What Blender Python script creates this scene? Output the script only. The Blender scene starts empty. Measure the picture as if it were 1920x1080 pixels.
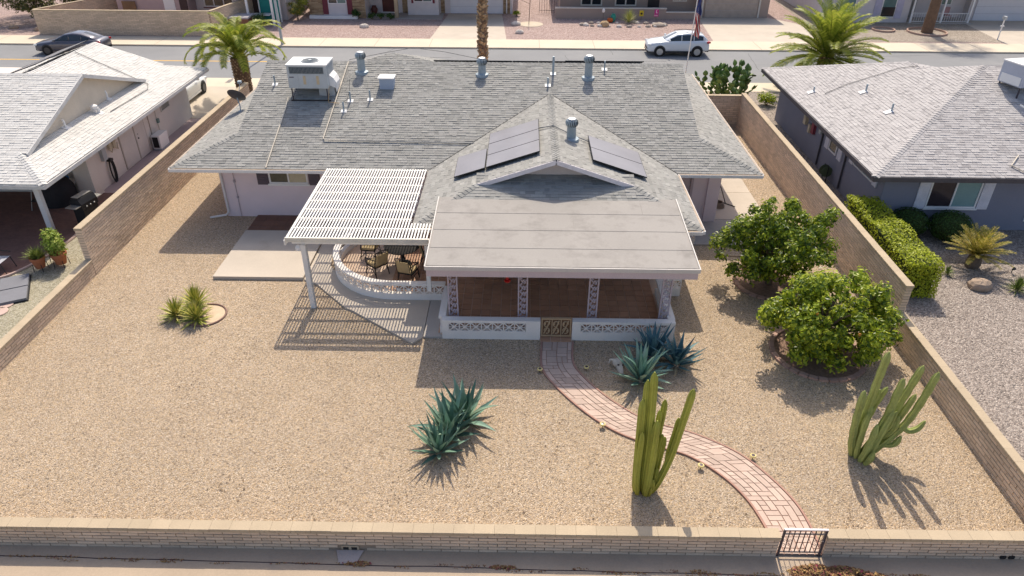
import bpy, math, random
from mathutils import Vector, Matrix
R = math.radians
random.seed(7)
S = bpy.context.scene
COL = S.collection

# ------------------------------------------------------------------ camera, sky, sun, exposure
def setup_view():
    pitch, yaw, roll = R(32.196), R(-.773), R(.316)
    f = Vector((math.sin(yaw)*math.cos(pitch), math.cos(yaw)*math.cos(pitch), -math.sin(pitch)))
    r = Vector((math.cos(yaw), -math.sin(yaw), 0)); u = r.cross(f)
    c, s = math.cos(roll), math.sin(roll)
    r2, u2 = r*c+u*s, u*c-r*s
    cam = bpy.data.cameras.new('camera'); co = bpy.data.objects.new('camera', cam); COL.objects.link(co)
    m = Matrix((r2, u2, -f)).transposed().to_4x4(); m.translation = (0, 0, 13)
    co.matrix_world = m
    cam.sensor_width = 36; cam.lens = 24.996; cam.clip_start = .1; cam.clip_end = 2000
    S.camera = co
    sun_to = Vector((.055, .80, 1.0)).normalized()
    el = math.asin(sun_to.z); rot = math.atan2(sun_to.x, sun_to.y)
    w = bpy.data.worlds.new('World'); S.world = w; w.use_nodes = True
    nt = w.node_tree
    sky = nt.nodes.new('ShaderNodeTexSky'); sky.sky_type = 'NISHITA'; sky.sun_disc = False
    sky.sun_elevation = el; sky.sun_rotation = rot; sky.air_density = .8; sky.dust_density = 2.5; sky.ozone_density = .3
    bg = nt.nodes['Background']; bg.inputs['Strength'].default_value = .132
    nt.links.new(sky.outputs[0], bg.inputs[0])
    L = bpy.data.lights.new('sun', 'SUN'); L.energy = 3.1; L.angle = R(.27); L.color = (1, .905, .755)
    lo = bpy.data.objects.new('sun', L); COL.objects.link(lo)
    lo.rotation_euler = (-sun_to).to_track_quat('-Z', 'Y').to_euler(); lo.location = (0, 0, 60)
    S.view_settings.view_transform = 'Standard'; S.view_settings.look = 'None'
    S.view_settings.exposure = EXPOSURE; S.view_settings.gamma = 1
EXPOSURE = .57
setup_view()
CAMP = Vector((0, 0, 13))

# ------------------------------------------------------------------ materials
MATS = {}
def nodes_of(name):
    m = bpy.data.materials.new(name); m.use_nodes = True
    nt = m.node_tree; return m, nt, nt.nodes['Principled BSDF']
def mix_col(nt, fac, a, b, blend='MIX'):
    n = nt.nodes.new('ShaderNodeMix'); n.data_type = 'RGBA'; n.blend_type = blend
    for sock, v in ((n.inputs[0], fac), (n.inputs[6], a), (n.inputs[7], b)):
        if hasattr(v, 'is_output'): nt.links.new(v, sock)
        elif isinstance(v, (int, float)): sock.default_value = v
        else: sock.default_value = (*v, 1)
    return n.outputs[2]
def math_n(nt, op, a, b=0, c=0):
    n = nt.nodes.new('ShaderNodeMath'); n.operation = op
    for sock, v in zip(n.inputs, (a, b, c)):
        if hasattr(v, 'is_output'): nt.links.new(v, sock)
        else: sock.default_value = v
    return n.outputs[0]
def ramp(nt, fac, stops):
    n = nt.nodes.new('ShaderNodeValToRGB'); e = n.color_ramp.elements
    while len(e) < len(stops): e.new(.5)
    for el, (p, c) in zip(e, stops): el.position = p; el.color = (*c, 1)
    nt.links.new(fac, n.inputs[0]); return n.outputs[0]
def noise(nt, pos, scale, detail=3, rough=.55):
    n = nt.nodes.new('ShaderNodeTexNoise'); n.inputs['Scale'].default_value = scale
    n.inputs['Detail'].default_value = detail; n.inputs['Roughness'].default_value = rough
    nt.links.new(pos, n.inputs['Vector']); return n.outputs['Fac']
def piece_random(nt):
    g = nt.nodes.new('ShaderNodeNewGeometry'); o = nt.nodes.new('ShaderNodeObjectInfo')
    w = nt.nodes.new('ShaderNodeTexWhiteNoise'); w.noise_dimensions = '1D'
    nt.links.new(math_n(nt, 'MULTIPLY_ADD', o.outputs['Random'], 37.7, g.outputs['Random Per Island']), w.inputs['W'])
    return w.outputs['Value']
def M(name, col, rough=.8, var=.12, vs=2.5, fine=.08, fs=40, rand=0, bump=0, bs=60, metal=0, spec=.3, palette=None, coat=0, trans=0, stain=None):
    if name in MATS: return MATS[name]
    m, nt, p = nodes_of(name)
    g = nt.nodes.new('ShaderNodeNewGeometry'); pos = g.outputs['Position']
    base = None
    rnd = piece_random(nt) if (rand or palette) else None
    if palette:
        base = ramp(nt, rnd, [(i/(len(palette)-1), c) for i, c in enumerate(palette)])
    if base is None:
        rgb = nt.nodes.new('ShaderNodeRGB'); rgb.outputs[0].default_value = (*col, 1); base = rgb.outputs[0]
    f = 1.0
    n1 = noise(nt, pos, vs, 4); n2 = noise(nt, pos, fs, 2)
    a = math_n(nt, 'MULTIPLY_ADD', math_n(nt, 'SUBTRACT', n1, .5), 4*var, 1.0)
    b = math_n(nt, 'MULTIPLY_ADD', math_n(nt, 'SUBTRACT', n2, .5), 4*fine, a)
    if rand: b = math_n(nt, 'MULTIPLY_ADD', math_n(nt, 'SUBTRACT', rnd, .5), 2*rand, b)
    vm = nt.nodes.new('ShaderNodeVectorMath'); vm.operation = 'SCALE'
    nt.links.new(base, vm.inputs[0]); nt.links.new(b, vm.inputs['Scale'])
    out = vm.outputs[0]
    if stain:
        sc, lo, hi, c2 = stain
        sn = noise(nt, pos, sc, 5, .65)
        mr = nt.nodes.new('ShaderNodeMapRange'); mr.inputs[1].default_value = lo; mr.inputs[2].default_value = hi
        nt.links.new(sn, mr.inputs[0]); out = mix_col(nt, mr.outputs[0], out, c2)
    nt.links.new(out, p.inputs['Base Color'])
    p.inputs['Roughness'].default_value = rough; p.inputs['Metallic'].default_value = metal
    p.inputs['Specular IOR Level'].default_value = spec
    if coat: p.inputs['Coat Weight'].default_value = coat; p.inputs['Coat Roughness'].default_value = .05
    if bump:
        bn = nt.nodes.new('ShaderNodeBump'); bn.inputs['Strength'].default_value = bump; bn.inputs['Distance'].default_value = .02
        nt.links.new(noise(nt, pos, bs, 3), bn.inputs['Height']); nt.links.new(bn.outputs[0], p.inputs['Normal'])
    if trans:
        t = nt.nodes.new('ShaderNodeBsdfTranslucent'); ms = nt.nodes.new('ShaderNodeMixShader'); ms.inputs[0].default_value = trans
        nt.links.new(out, t.inputs[0]); o = nt.nodes['Material Output']
        nt.links.new(p.outputs[0], ms.inputs[1]); nt.links.new(t.outputs[0], ms.inputs[2]); nt.links.new(ms.outputs[0], o.inputs[0])
    MATS[name] = m; return m
def gravel_mat(name, stops, size, bump=.8, patch=.1, patch_col=None):
    m, nt, p = nodes_of(name)
    g = nt.nodes.new('ShaderNodeNewGeometry'); pos = g.outputs['Position']
    def vor(scale):
        v = nt.nodes.new('ShaderNodeTexVoronoi'); v.voronoi_dimensions = '2D'; v.inputs['Scale'].default_value = scale
        nt.links.new(pos, v.inputs['Vector']); return v
    v1 = vor(1/size); v2 = vor(1.9/size)
    sep = nt.nodes.new('ShaderNodeSeparateColor'); nt.links.new(v1.outputs['Color'], sep.inputs[0])
    sep2 = nt.nodes.new('ShaderNodeSeparateColor'); nt.links.new(v2.outputs['Color'], sep2.inputs[0])
    c1 = ramp(nt, sep.outputs[0], stops); c2 = ramp(nt, sep2.outputs[1], stops)
    col = mix_col(nt, .4, c1, c2)
    n1 = noise(nt, pos, .9, 4, .6); n2 = noise(nt, pos, .13, 3)
    k = math_n(nt, 'MULTIPLY_ADD', math_n(nt, 'SUBTRACT', n1, .5), 2*patch, 1.0)
    k = math_n(nt, 'MULTIPLY_ADD', math_n(nt, 'SUBTRACT', n2, .5), 2*patch, k)
    vm = nt.nodes.new('ShaderNodeVectorMath'); vm.operation = 'SCALE'
    nt.links.new(col, vm.inputs[0]); nt.links.new(k, vm.inputs['Scale'])
    nt.links.new(vm.outputs[0], p.inputs['Base Color'])
    p.inputs['Roughness'].default_value = .9; p.inputs['Specular IOR Level'].default_value = .2
    h = math_n(nt, 'ADD', math_n(nt, 'MULTIPLY', v1.outputs['Distance'], -1.0), math_n(nt, 'MULTIPLY', v2.outputs['Distance'], -.5))
    h = math_n(nt, 'ADD', h, math_n(nt, 'MULTIPLY', sep.outputs[1], .5))
    bn = nt.nodes.new('ShaderNodeBump'); bn.inputs['Strength'].default_value = bump; bn.inputs['Distance'].default_value = size*.7
    nt.links.new(h, bn.inputs['Height']); nt.links.new(bn.outputs[0], p.inputs['Normal'])
    MATS[name] = m; return m

# ------------------------------------------------------------------ mesh helpers
class MB:
    def __init__(s): s.v = []; s.f = []
    def add(s, vs, fs):
        o = len(s.v); s.v.extend([tuple(q) for q in vs]); s.f.extend([tuple(i+o for i in f) for f in fs]); return s
    def box(s, x0, x1, y0, y1, z0, z1):
        return s.add([(x0,y0,z0),(x1,y0,z0),(x1,y1,z0),(x0,y1,z0),(x0,y0,z1),(x1,y0,z1),(x1,y1,z1),(x0,y1,z1)],
                     [(0,3,2,1),(4,5,6,7),(0,1,5,4),(1,2,6,5),(2,3,7,6),(3,0,4,7)])
    def obox(s, c, size, m3):
        c = Vector(c); hx, hy, hz = [q/2 for q in size]; vs = []
        for z in (-hz, hz):
            for x, y in ((-hx,-hy),(hx,-hy),(hx,hy),(-hx,hy)): vs.append(c+m3@Vector((x,y,z)))
        return s.add(vs, [(0,3,2,1),(4,5,6,7),(0,1,5,4),(1,2,6,5),(2,3,7,6),(3,0,4,7)])
    def bar(s, a, b, w, h, up=(0,0,1)):
        a, b = Vector(a), Vector(b); d = b-a; L = d.length; d.normalize(); up = Vector(up)
        if abs(d.dot(up)) > .98: up = Vector((0,1,0))
        sd = d.cross(up).normalized(); u = sd.cross(d)
        return s.obox((a+b)/2, (L, w, h), Matrix((d, sd, u)).transposed())
    def prism(s, pts, z0, z1):
        n = len(pts); vs = [(x,y,z0) for x,y in pts]+[(x,y,z1) for x,y in pts]
        fs = [tuple(range(n))[::-1], tuple(range(n, 2*n))]+[(i,(i+1)%n,(i+1)%n+n,i+n) for i in range(n)]
        return s.add(vs, fs)
    def loft(s, rings, cap=True, closed=True):
        n = len(rings[0]); vs = [q for r_ in rings for q in r_]; fs = []
        for k in range(len(rings)-1):
            for i in range(n if closed else n-1):
                j = (i+1)%n; fs.append((k*n+i, k*n+j, (k+1)*n+j, (k+1)*n+i))
        if cap and closed:
            fs.append(tuple(range(n))[::-1]); fs.append(tuple(range((len(rings)-1)*n, len(rings)*n)))
        return s.add(vs, fs)
    def tube(s, path, rad, n=8, sect=None, twist=0):
        P = [Vector(q) for q in path]; rings = []; ref = Vector((.13,.97,.2)).normalized()
        for i, q in enumerate(P):
            d = (P[min(i+1,len(P)-1)]-P[max(i-1,0)]).normalized()
            a = ref-d*ref.dot(d)
            if a.length < .05: a = Vector((1,0,0))-d*d.x
            a.normalize(); b = d.cross(a); ref = a
            r_ = rad[i] if hasattr(rad, '__len__') else rad
            ring = []
            for k in range(n):
                t = 2*math.pi*k/n+twist; rr = r_*(sect[k%len(sect)] if sect else 1)
                ring.append(q+(a*math.cos(t)+b*math.sin(t))*rr)
            rings.append(ring)
        return s.loft(rings)
    def lathe(s, prof, c=(0,0,0), n=16, m3=None):
        c = Vector(c); rings = []
        for r_, z in prof:
            ring = []
            for k in range(n):
                q = Vector((r_*math.cos(2*math.pi*k/n), r_*math.sin(2*math.pi*k/n), z))
                ring.append(c+(m3@q if m3 else q))
            rings.append(ring)
        return s.loft(rings)
    def ball(s, c, rx, ry, rz, n=12, m=7, jit=0, rnd=random):
        rings = []
        for i in range(m):
            t = math.pi*(i+.02)/(m-1+.04); z = -math.cos(t); r_ = max(math.sin(t), .03)
            rings.append([Vector((c[0]+rx*r_*math.cos(2*math.pi*k/n)*(1+rnd.uniform(-jit,jit)), c[1]+ry*r_*math.sin(2*math.pi*k/n)*(1+rnd.uniform(-jit,jit)), c[2]+rz*z*(1+rnd.uniform(-jit,jit)))) for k in range(n)])
        return s.loft(rings)
    def mesh(s, name, mat, smooth=False, off=None):
        me = bpy.data.meshes.new(name)
        vs = s.v if off is None else [(x-off[0], y-off[1], z-off[2]) for x,y,z in s.v]
        me.from_pydata(vs, [], s.f)
        if mat: me.materials.append(mat)
        if smooth:
            me.polygons.foreach_set('use_smooth', [True]*len(me.polygons))
            if smooth != 'all':
                try: me.set_sharp_from_angle(angle=R(38))
                except Exception: pass
        me.update(); return me
    def build(s, name, mat, parent=None, smooth=False, local=False):
        off = None
        if parent is not None and not local: off = root_of(parent)['_o']
        return link(name, s.mesh(name, mat, smooth, off), parent)
ROOTS = {}
def root_of(o):
    while o.parent is not None: o = o.parent
    return ROOTS.get(o.name, {'_o': (0,0,0)})
def link(name, me, parent=None, loc=None):
    o = bpy.data.objects.new(name, me); COL.objects.link(o)
    if parent is not None: o.parent = parent
    if loc is not None: o.location = loc
    return o
def tag(o, label, cat=None, group=None, kind=None):
    if label: o['label'] = label
    if cat: o['category'] = cat
    if group: o['group'] = group
    if kind: o['kind'] = kind
    return o
def thing(name, label, cat, loc=(0,0,0), rz=0, group=None, kind=None):
    o = bpy.data.objects.new(name, None); COL.objects.link(o); o.empty_display_size = .2
    o.location = loc; o.rotation_euler = (0,0,rz); ROOTS[o.name] = {'_o': tuple(loc)}
    return tag(o, label, cat, group, kind)
def piece(name, me, root, M4, parent=None):
    o = bpy.data.objects.new(name, me); COL.objects.link(o); o.parent = parent or root
    off = Vector(ROOTS[root.name]['_o']) if root.name in ROOTS else Vector((0,0,0))
    m = M4.copy(); m.translation = m.translation-off; o.matrix_local = m
    return o
def copy_tree(o, parent=None):
    c = o.copy(); COL.objects.link(c)
    if parent is not None: c.parent = parent
    else: ROOTS[c.name] = {'_o': (0,0,0)}
    for ch in o.children: copy_tree(ch, c)
    return c
def bezier_path(pts, n=12):
    # Catmull-Rom through points
    P = [Vector(p) for p in pts]; out = []
    for i in range(len(P)-1):
        p0, p1, p2, p3 = P[max(i-1,0)], P[i], P[i+1], P[min(i+2,len(P)-1)]
        for k in range(n):
            t = k/n
            out.append(.5*((2*p1)+(p2-p0)*t+(2*p0-5*p1+4*p2-p3)*t*t+(3*p1-p0-3*p2+p3)*t**3))
    out.append(P[-1]); return out

# palette of materials
white = M('white_paint', (.80,.78,.76), .5, .05, 1.5, .02)
cream_white = M('cream_paint', (.68,.63,.56), .6, .06, 1.2, .03)
stucco = M('mauve_stucco', (.78,.65,.66), .9, .05, .8, .04, 50, bump=.25, bs=90)
beige_stucco = M('beige_stucco', (.76,.68,.60), .9, .05, .8, .04, 50, bump=.25, bs=90)
grey_stucco = M('grey_stucco', (.225,.232,.285), .9, .06, .8, .05, 50, bump=.3, bs=90)
black_metal = M('black_metal', (.02,.02,.022), .45, .1, 3, .05)
dark_iron = M('dark_iron', (.06,.05,.06), .55, .15, 6, .1)
concrete = M('concrete', (.52,.45,.37), .85, .08, .7, .05, 30, stain=(.9,.60,.78,(.44,.37,.29)))
concrete_grey = M('concrete_grey', (.42,.38,.34), .85, .08, .7, .06, 30, stain=(1.4,.58,.75,(.33,.29,.26)))
pavement_mat = M('pavement_concrete', (.62,.53,.41), .85, .07, .5, .05, 20)
asphalt = M('asphalt', (.235,.235,.238), .9, .07, .35, .06, 25, stain=(.22,.5,.72,(.275,.27,.268)))
galv = M('galvanised_metal', (.34,.40,.44), .55, .12, 5, .05, metal=.3, spec=.4)
grey_metal = M('grey_metal', (.42,.44,.45), .5, .1, 5, .05)
glass_dark = M('dark_glass', (.025,.03,.035), .06, .2, 1, 0, spec=.6)
glass_teal = M('teal_glass', (.10,.19,.19), .12, .2, 1.2, 0, spec=.6)
rubber = M('black_rubber', (.018,.018,.018), .8)
chrome = M('bright_metal', (.75,.75,.75), .2, .02, metal=.9)
terracotta = M('terracotta', (.42,.15,.07), .85, .15, 5, .08)
gold_white = M('membrane_roof', (.335,.31,.285), .8, .07, .8, .04, 25, stain=(1.6,.48,.75,(.25,.23,.21)))
# ------------------------------------------------------------------ ground, roads
def sheet(name, pts, z, mat, label, kind='structure', thick=None):
    mb = MB()
    if thick: mb.prism(pts, z-thick, z)
    else: mb.add([(x,y,z) for x,y in pts], [tuple(range(len(pts)))])
    return tag(mb.build(name, mat), label, None, None, kind)
def rect(x0,x1,y0,y1): return [(x0,y0),(x1,y0),(x1,y1),(x0,y1)]
tan_gravel = gravel_mat('tan_gravel', [(0,(.05,.04,.03)),(.12,(.22,.165,.115)),(.28,(.50,.375,.25)),(.5,(.43,.35,.285)),(.66,(.64,.49,.335)),(.82,(.58,.39,.20)),(1,(.88,.77,.63))], .025, 1.0, .11)
green_gravel = gravel_mat('greenish_gravel', [(0,(.18,.16,.11)),(.4,(.40,.36,.25)),(.7,(.47,.42,.31)),(1,(.60,.55,.44))], .04, .8, .1)
grey_gravel = gravel_mat('pinkish_grey_gravel', [(0,(.09,.075,.065)),(.35,(.31,.255,.22)),(.7,(.42,.35,.30)),(1,(.64,.56,.49))], .045, .9, .1)
rose_gravel = gravel_mat('rose_gravel', [(0,(.22,.15,.13)),(.4,(.41,.29,.26)),(.7,(.50,.37,.33)),(1,(.62,.50,.45))], .07, .8, .08)
desert = gravel_mat('desert_soil', [(0,(.3,.24,.17)),(.5,(.45,.36,.26)),(1,(.55,.45,.34))], .1, .6, .15)
sheet('ground', rect(-300,300,-150,500), -.13, desert, 'pale desert soil underlying the whole neighbourhood')
sheet('alley', rect(-40,40,4.0,10.2), -.03, M('alley_concrete', (.44,.345,.255), .9, .08, .8, .06, 25, stain=(1.3,.57,.8,(.36,.29,.23))), 'weathered concrete strip outside the front block wall', thick=.08)
sheet('gravel_yard', rect(-15.0,11.6,10.05,43.6), 0, tan_gravel, 'tan gravel yard around the house', thick=.1)
sheet('gravel_plot', rect(-60,-15.0,8.0,43.6), -.004, green_gravel, 'greenish tan gravel of the plot beside the low wall', thick=.1)
sheet('gravel_garden', rect(11.6,60,8.0,43.6), -.004, grey_gravel, 'pinkish grey gravel of the plot with the grey house', thick=.1)
sheet('pavement', rect(-150,150,43.6,45.5), .01, pavement_mat, 'near concrete pavement along the street', thick=.13)
sheet('road', rect(-200,200,45.4,54.0), -.1, asphalt, 'grey asphalt street running across the picture')
sheet('road_marking', rect(-80,-17.6,49.86,50.02), -.096, M('yellow_road_paint', (.72,.42,.07), .7, .1, 2, .1), 'yellow line painted along the street')
sheet('road_patch', rect(-6.9,-5.1,51.4,51.5), -.096, M('road_seal', (.14,.14,.14), .8), 'dark sealed crack in the asphalt')
fp_ = sheet('far_pavement', rect(-150,150,54.0,56.6), .01, pavement_mat, 'far concrete pavement and kerb along the street', thick=.13)
sheet('front_gardens', rect(-150,150,56.6,120), 0, rose_gravel, 'rose coloured gravel in front of the houses across the street', thick=.1)
for k in range(-20, 24):   # joints between pavement slabs
    mb = MB(); mb.box(k*4.1+1.2, k*4.1+1.225, 54.02, 56.58, .0105, .0145)
    mb.build('joint', M('joint', (.33,.27,.2), .9), fp_)
rc = random.Random(41); road_o = bpy.data.objects['road']
for x0_, y0_, a0_, n_ in ((-10,52.5,1.3,7),(3.5,47.5,1.7,9),(16,49,1.45,8),(-23,47.2,1.2,6),(24,52.8,.1,14),(6.5,52.6,1.6,5),(-4,50.2,.03,26)):
    mb = MB(); p = Vector((x0_,y0_,-.097))
    for _ in range(n_):
        q = p+Vector((math.cos(a0_)*.55,math.sin(a0_)*.55,0)); q += Vector((rc.uniform(-.06,.06),rc.uniform(-.06,.06),0)); mb.bar(p, q, rc.uniform(.02,.05), .004); p = q
    mb.build('tar_seam', M('road_seal', (.14,.14,.14), .8), road_o)
# driveways
sheet('driveway', [(-27,37.7),(-15.25,37.7),(-15.25,43.7),(-27,43.7)], .008, concrete, 'pale concrete driveway beside the left hand house', thick=.05)
sheet('gravel_strip', [(-15.25,39.0),(-9,39.0),(-9,43.7),(-15.25,43.7)], .006, grey_gravel, 'gravel strip at the foot of the stout date palm', thick=.05)
sheet('driveway', [(-7.2,56.6),(-1.3,56.6),(-1.9,65.9),(-6.6,65.9)], .008, concrete, 'concrete driveway in front of the white garage door', thick=.05)
sheet('driveway', [(14.6,56.5),(21.6,56.5),(20.8,65.4),(15.2,65.4)], .008, concrete, 'concrete driveway in front of the tan garage door', thick=.05)
sheet('driveway', [(36.9,56.6),(46,56.6),(46,65.4),(37.6,65.4)], .008, concrete, 'concrete driveway by the house with white railings', thick=.05)
sheet('driveway', [(21.6,56.5),(24.5,56.5),(23.6,62.5),(21.2,65.4),(20.8,65.4)], .006, concrete, 'flared concrete apron beside the tan garage', thick=.05)
sheet('side_garden', [(23.7,57.0),(36.9,57.0),(37.6,63.6),(24.3,75)], .006, gravel_mat('taupe_gravel', [(0,(.20,.16,.13)),(.5,(.38,.32,.26)),(1,(.50,.43,.36))], .07, .7, .08), 'taupe gravel in front of the house with white railings', thick=.05)
# ------------------------------------------------------------------ shingled roofs
def clip_poly(sub, clip):
    out = sub
    for i in range(len(clip)):
        a, b = clip[i], clip[(i+1)%len(clip)]
        inp, out = out, []
        if not inp: return []
        ex, ey = b[0]-a[0], b[1]-a[1]
        sd = [ex*(p[1]-a[1])-ey*(p[0]-a[0]) for p in inp]
        for k in range(len(inp)):
            p, q = inp[k], inp[(k+1)%len(inp)]; sp, sq = sd[k], sd[(k+1)%len(inp)]
            if sp >= 0: out.append(p)
            if (sp >= 0) != (sq >= 0):
                t = sp/(sp-sq); out.append((p[0]+(q[0]-p[0])*t, p[1]+(q[1]-p[1])*t))
    return out
class Roof:
    def __init__(s, root, mat, expo=.145): s.root = root; s.mat = mat; s.e = expo; s.full = []; s.rest = MB(); s.deck = MB(); s.protos = {}
    def plane(s, pts, rnd=random.Random(3)):
        P = [Vector(p) for p in pts]
        n = (P[1]-P[0]).cross(P[2]-P[1]).normalized()
        if n.z < 0: P.reverse(); n = -n
        u = Vector((0,0,1)).cross(n).normalized(); v = n.cross(u)
        o = min(P, key=lambda q: q.dot(v))
        ab = [((q-o).dot(u), (q-o).dot(v)) for q in P]
        amin, amax = min(a for a,b in ab), max(a for a,b in ab); bmax = max(b for a,b in ab)
        # deck
        k = len(P); top = [q-n*.004 for q in P]; bot = [q-n*.05 for q in P]
        s.deck.add(top+bot, [tuple(range(k)), tuple(range(k,2*k))[::-1]]+[(i+k,(i+1)%k+k,(i+1)%k,i) for i in range(k)])
        m4 = Matrix((u, v, n)).transposed().to_4x4()
        b0 = 0; r = 0
        while b0 < bmax:
            a = amin-rnd.uniform(0,.3)
            while a < amax:
                w = rnd.choice((.17,.17,.25,.33)); h = rnd.choice((.008,.013,.020)); L = s.e+.02
                quad = [(a+.003,b0),(a+w-.003,b0),(a+w-.003,b0+L),(a+.003,b0+L)]
                c = clip_poly(quad, ab)
                if len(c) >= 3:
                    isfull = len(c) == 4 and all(abs(c[i][0]-quad[i][0])+abs(c[i][1]-quad[i][1]) < 1e-5 for i in range(4))
                    cen = o+u*a+v*b0
                    if isfull: s.full.append((cen, m4, w, h))
                    else: s.tab(s.rest, c, b0, L, h, o, u, v, n)
                a += w
            b0 += s.e; r += 1
    def tab(s, mb, c, b0, L, h, o, u, v, n):
        k = len(c)
        top = [o+u*x+v*y+n*(h*(1-(y-b0)/L)+.002) for x,y in c]; bot = [o+u*x+v*y-n*.001 for x,y in c]
        mb.add(top+bot, [tuple(range(k))]+[(i+k,(i+1)%k+k,(i+1)%k,i) for i in range(k)])
    def finish(s, count, ok):
        cand = [t for t in s.full if ok(t[0])]
        cand.sort(key=lambda t: (t[0]-CAMP).length)
        chosen = cand[:count]; ids = set(id(t) for t in chosen)
        z, x, y = Vector((0,0,1)), Vector((1,0,0)), Vector((0,1,0))
        L = s.e+.02
        for cen, m4, w, h in chosen:
            key = (w, h)
            if key not in s.protos:
                mb = MB(); s.tab(mb, [(.003,0),(w-.003,0),(w-.003,L),(.003,L)], 0, L, h, Vector((0,0,0)), x, y, z)
                s.protos[key] = mb.mesh('shingle', s.mat)
            m = m4.copy(); m.translation = cen
            piece('shingle', s.protos[key], s.root, m)
        for t in s.full:
            if id(t) in ids: continue
            cen, m4, w, h = t
            u, v, n = [m4.col[i].to_3d() for i in range(3)]
            s.tab(s.rest, [(.003,0),(w-.003,0),(w-.003,L),(.003,L)], 0, L, h, cen, u, v, n)
        s.deck.build('roof_deck', s.mat, s.root)
        o = s.rest.build('shingle_field', s.mat, s.root); o['kind'] = 'stuff'
def ridge_caps(root, a, b, n1, n2, mat, single=True, step=.17, w=.15):
    # overlapping bent cap shingles from a (low or start) to b; n1, n2 normals of the planes either side
    a, b = Vector(a), Vector(b); d = (b-a).normalized(); L = (b-a).length
    n1, n2 = Vector(n1).normalized(), Vector(n2).normalized()
    s1 = n1.cross(d).normalized(); s2 = n2.cross(d).normalized()
    if s1.z > 0: s1 = -s1
    if s2.z > 0: s2 = -s2
    up = (n1+n2).normalized(); mb = MB(); me = None; k = 0
    def cap(mb, o):
        h0, h1 = .03, .012
        vs = []
        for t, h in ((0,h0),(step+.03,h1)):
            vs += [o+d*t+s1*w+up*h*.7, o+d*t+up*h*1.3, o+d*t+s2*w+up*h*.7]
        lo = [o+s1*w-up*.01, o-up*.01+up*.0, o+s2*w-up*.01]
        mb.add(vs+lo, [(0,1,4,3),(1,2,5,4),(6,7,1,0),(7,8,2,1)])
    while k*step < L-.05:
        o = a+d*(k*step)
        if single:
            if me is None: m1 = MB(); cap(m1, Vector((0,0,0))); me = m1.mesh('ridge_cap', mat)
            m = Matrix.Identity(4); m.translation = o; piece('ridge_cap', me, root, m)
        else: cap(mb, o)
        k += 1
    if not single: mb.build('ridge_caps', mat, root)['kind'] = 'stuff'
def fascia(root, pts, mat, h=.16, t=.04, name='fascia', dz=-.1):
    for i in range(len(pts)-1):
        a, b = Vector(pts[i]), Vector(pts[i+1])
        mb = MB(); mb.bar(a+Vector((0,0,dz)), b+Vector((0,0,dz)), t, h); mb.build(name, mat, root)

# ------------------------------------------------------------------ block walls
block_mat = M('slump_block', (.64,.50,.37), .92, .14, .7, .08, 30, rand=.13, bump=.35, bs=70, stain=(1.3,.6,.85,(.50,.38,.27)))
cap_mat = M('cap_block', (.47,.375,.26), .92, .09, 1.1, .06, 30, rand=.04, bump=.3, bs=70)
mortar = M('mortar', (.33,.25,.185), .95)
def block_wall(name, label, p0, p1, z1, thick=.2, n_single=300, z0=-.05, cap=True, skip=(), near=None, ends=True, chain=None):
    """wall along p0->p1 (2D centre line); skip: list of (s0,s1,zlo,zhi) left open"""
    root = chain or thing(name, label, 'wall', (p0[0], p0[1], 0))
    a, b = Vector((*p0,0)), Vector((*p1,0)); d = (b-a); L = d.length; d.normalize(); sd = Vector((-d.y, d.x, 0))
    m3 = Matrix((d, sd, Vector((0,0,1)))).transposed()
    rnd = random.Random(len(label)*7+int(L*10))
    ch, bl = .102, .405
    ztop = z1-(.085 if cap else 0)
    nc = int(round((ztop-z0)/ch)); ch = (ztop-z0)/nc
    mb = MB(); inset = .016
    mb.obox(a+d*(L/2)+Vector((0,0,(z0+ztop)/2)), (L-.03, thick-2*inset, ztop-z0-.01), m3); mb.build('mortar_core', mortar, root)
    items = []
    for c in range(nc):
        off = (0 if c%2 else .5)*bl; s = -off; zc = z0+(c+.5)*ch
        while s < L-.02:
            e0, e1 = max(s, 0), min(s+bl, L)
            if e1-e0 > .05 and not any(e0 < k1 and e1 > k0 and zc > zl and zc < zh for k0,k1,zl,zh in skip):
                items.append(((e0+e1)/2, zc, e1-e0-.022, ch-.021))
            s += bl
    def dist(it):
        q = a+d*it[0]+Vector((0,0,it[1])); return (q-CAMP).length
    vis = [it for it in items if near is None or near(a+d*it[0]+Vector((0,0,it[1])))]
    vis.sort(key=dist); chosen = vis[:n_single]; ids = set(id(t) for t in chosen)
    protos = {}; rest = MB()
    for it in items:
        s, z, w, h = it; jit = rnd.uniform(-.004,.004)
        cen = a+d*s+sd*jit+Vector((0,0,z))
        if id(it) in ids:
            key = (round(w,3), round(h,3))
            if key not in protos:
                m1 = MB(); m1.obox((0,0,0), (w, thick, h), Matrix.Identity(3)); protos[key] = m1.mesh('block', block_mat)
            m = m3.to_4x4(); m.translation = cen; piece('block', protos[key], root, m)
        else: rest.obox(cen, (w, thick, h), m3)
    if rest.v: rest.build('block_field', block_mat, root)['kind'] = 'stuff'
    if cap:
        n = max(1, int(round(L/.43))); w = L/n; m1 = MB()
        # cap block with scored long faces
        cw = thick+.05
        m1.obox((0,0,0), (w-.004, cw-.012, .085), Matrix.Identity(3))
        for q in range(4):
            wq = (w-.010)/4-.012
            m1.obox((-w/2+.005+(q+.5)*(w-.010)/4, 0, -.003), (wq, cw, .076), Matrix.Identity(3))
        me = m1.mesh('cap_block', cap_mat)
        for k in range(n):
            m = m3.to_4x4(); m.translation = a+d*((k+.5)*w)+sd*rnd.uniform(-.004,.004)+Vector((0,0,z1-.0425)); piece('cap_block', me, root, m)
    return root
def in_front(q): return True
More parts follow.
